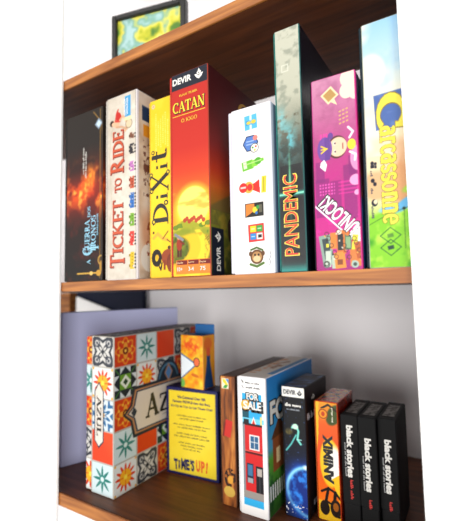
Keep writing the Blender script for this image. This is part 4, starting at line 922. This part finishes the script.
# navy panel standing in the gap behind the boards, white folder and wooden upright
t = thing('display_panel', (-1.118, .418, Z), 'tall dark navy panel standing against the wall behind the left end of the shelves', 'panel')
card_box('panel_face', (0, .300, 0, .012, 0, 1.01), {}, rgb('141c38'), t, mat=MATTE)
card_box('backing', (.002, .298, .012, .018, .002, 1.008), {}, rgb('0e1426'), t, mat=MATTE)

t = thing('paper_folder', (-1.10, .404, Z), 'white folder with slanted top edge standing behind the lavender box', 'folder')
def slab(name, pts, y0, y1, mat, parent):
    n = len(pts); vs = [(x, y0, z) for x, z in pts] + [(x, y1, z) for x, z in pts]
    fs = [tuple(range(n)), tuple(range(2 * n - 1, n - 1, -1))] + [(i, i + n, (i + 1) % n + n, (i + 1) % n) for i in range(n)]
    me = bpy.data.meshes.new(name); me.from_pydata(vs, [], fs); me.update(); return link_mesh(name, me, mat, parent)
slab('cover', [(0, 0), (.19, 0), (.19, .273), (.004, .323), (0, .318)], 0, .003, PAINT, t)
slab('back_cover', [(0, 0), (.19, 0), (.19, .271), (.004, .320), (0, .316)], .008, .011, PAINT, t)
t = thing('shelf_upright', (-1.20, .40, Z), 'brown wooden upright at the back left carrying the middle shelf board', 'shelf support')
bevel_box('post', 0, .072, 0, .030, 0, .336, WOOD_EDGE, t); bevel_box('foot', -.004, .076, -.003, .033, 0, .02, WOOD, t)
# ================================================================== LIGHT, WORLD, CAMERA
w = bpy.data.worlds.new('room_light'); scn.world = w; w.use_nodes = True
nt = w.node_tree; bg = nt.nodes['Background']; bg.inputs['Color'].default_value = (1, .985, .97, 1); bg.inputs['Strength'].default_value = .58

def area(name, loc, target, size, power, col):
    l = bpy.data.lights.new(name, 'AREA'); l.shape = 'RECTANGLE'; l.size, l.size_y = size; l.energy = power; l.color = col
    o = bpy.data.objects.new(name, l); COL.objects.link(o); o.location = loc
    o.rotation_euler = (Vector(target) - Vector(loc)).to_track_quat('-Z', 'Y').to_euler(); return o
area('glare_fill_light', (-.85, -2.1, 1.5), (-.25, .1, 0), (.8, .8), 12, (1, .97, .93))
area('glare_fill_light', (2.9, -3.3, -.2), (-.65, .15, -.2), (1.8, 2.0), 110, (1, .98, .95))  # added fill from the right for lavender box and lower wall, no real window
area('glare_fill_light', (.2, -4.6, -.3), (-.35, .2, -.15), (2.6, 2.0), 105, (1, .98, .95))  # low frontal fill added to lift the lower shelf, not a window
area('glare_fill_light', (-2.5, -3.2, -.1), (-.95, .35, -.2), (1.6, 1.8), 45, (1, .99, .97))  # extra fill added from the left for the back-left corner, no window there

cam = bpy.data.cameras.new('camera'); co = bpy.data.objects.new('camera', cam); COL.objects.link(co)
yaw, pitch, roll, F = .5584, .0767, -.0199, 393.6
f = Vector((-math.sin(yaw) * math.cos(pitch), math.cos(yaw) * math.cos(pitch), math.sin(pitch)))
r = Vector((math.cos(yaw), math.sin(yaw), 0)); u = r.cross(f)
r2 = math.cos(roll) * r + math.sin(roll) * u; u2 = -math.sin(roll) * r + math.cos(roll) * u
M = Matrix((r2, u2, -f)).transposed().to_4x4(); M.translation = Vector((0, -.4316, -.0201))
co.matrix_world = M
cam.sensor_fit = 'HORIZONTAL'; cam.sensor_width = 36; cam.lens = F / 451 * 36; cam.clip_start = .01
cam.dof.use_dof = True; cam.dof.focus_distance = .5; cam.dof.aperture_fstop = 4.5
scn.camera = co
scn.view_settings.view_transform = 'Standard'; scn.view_settings.look = 'None'
scn.view_settings.exposure = .1; scn.view_settings.gamma = 1; scn.view_settings.use_curve_mapping = False
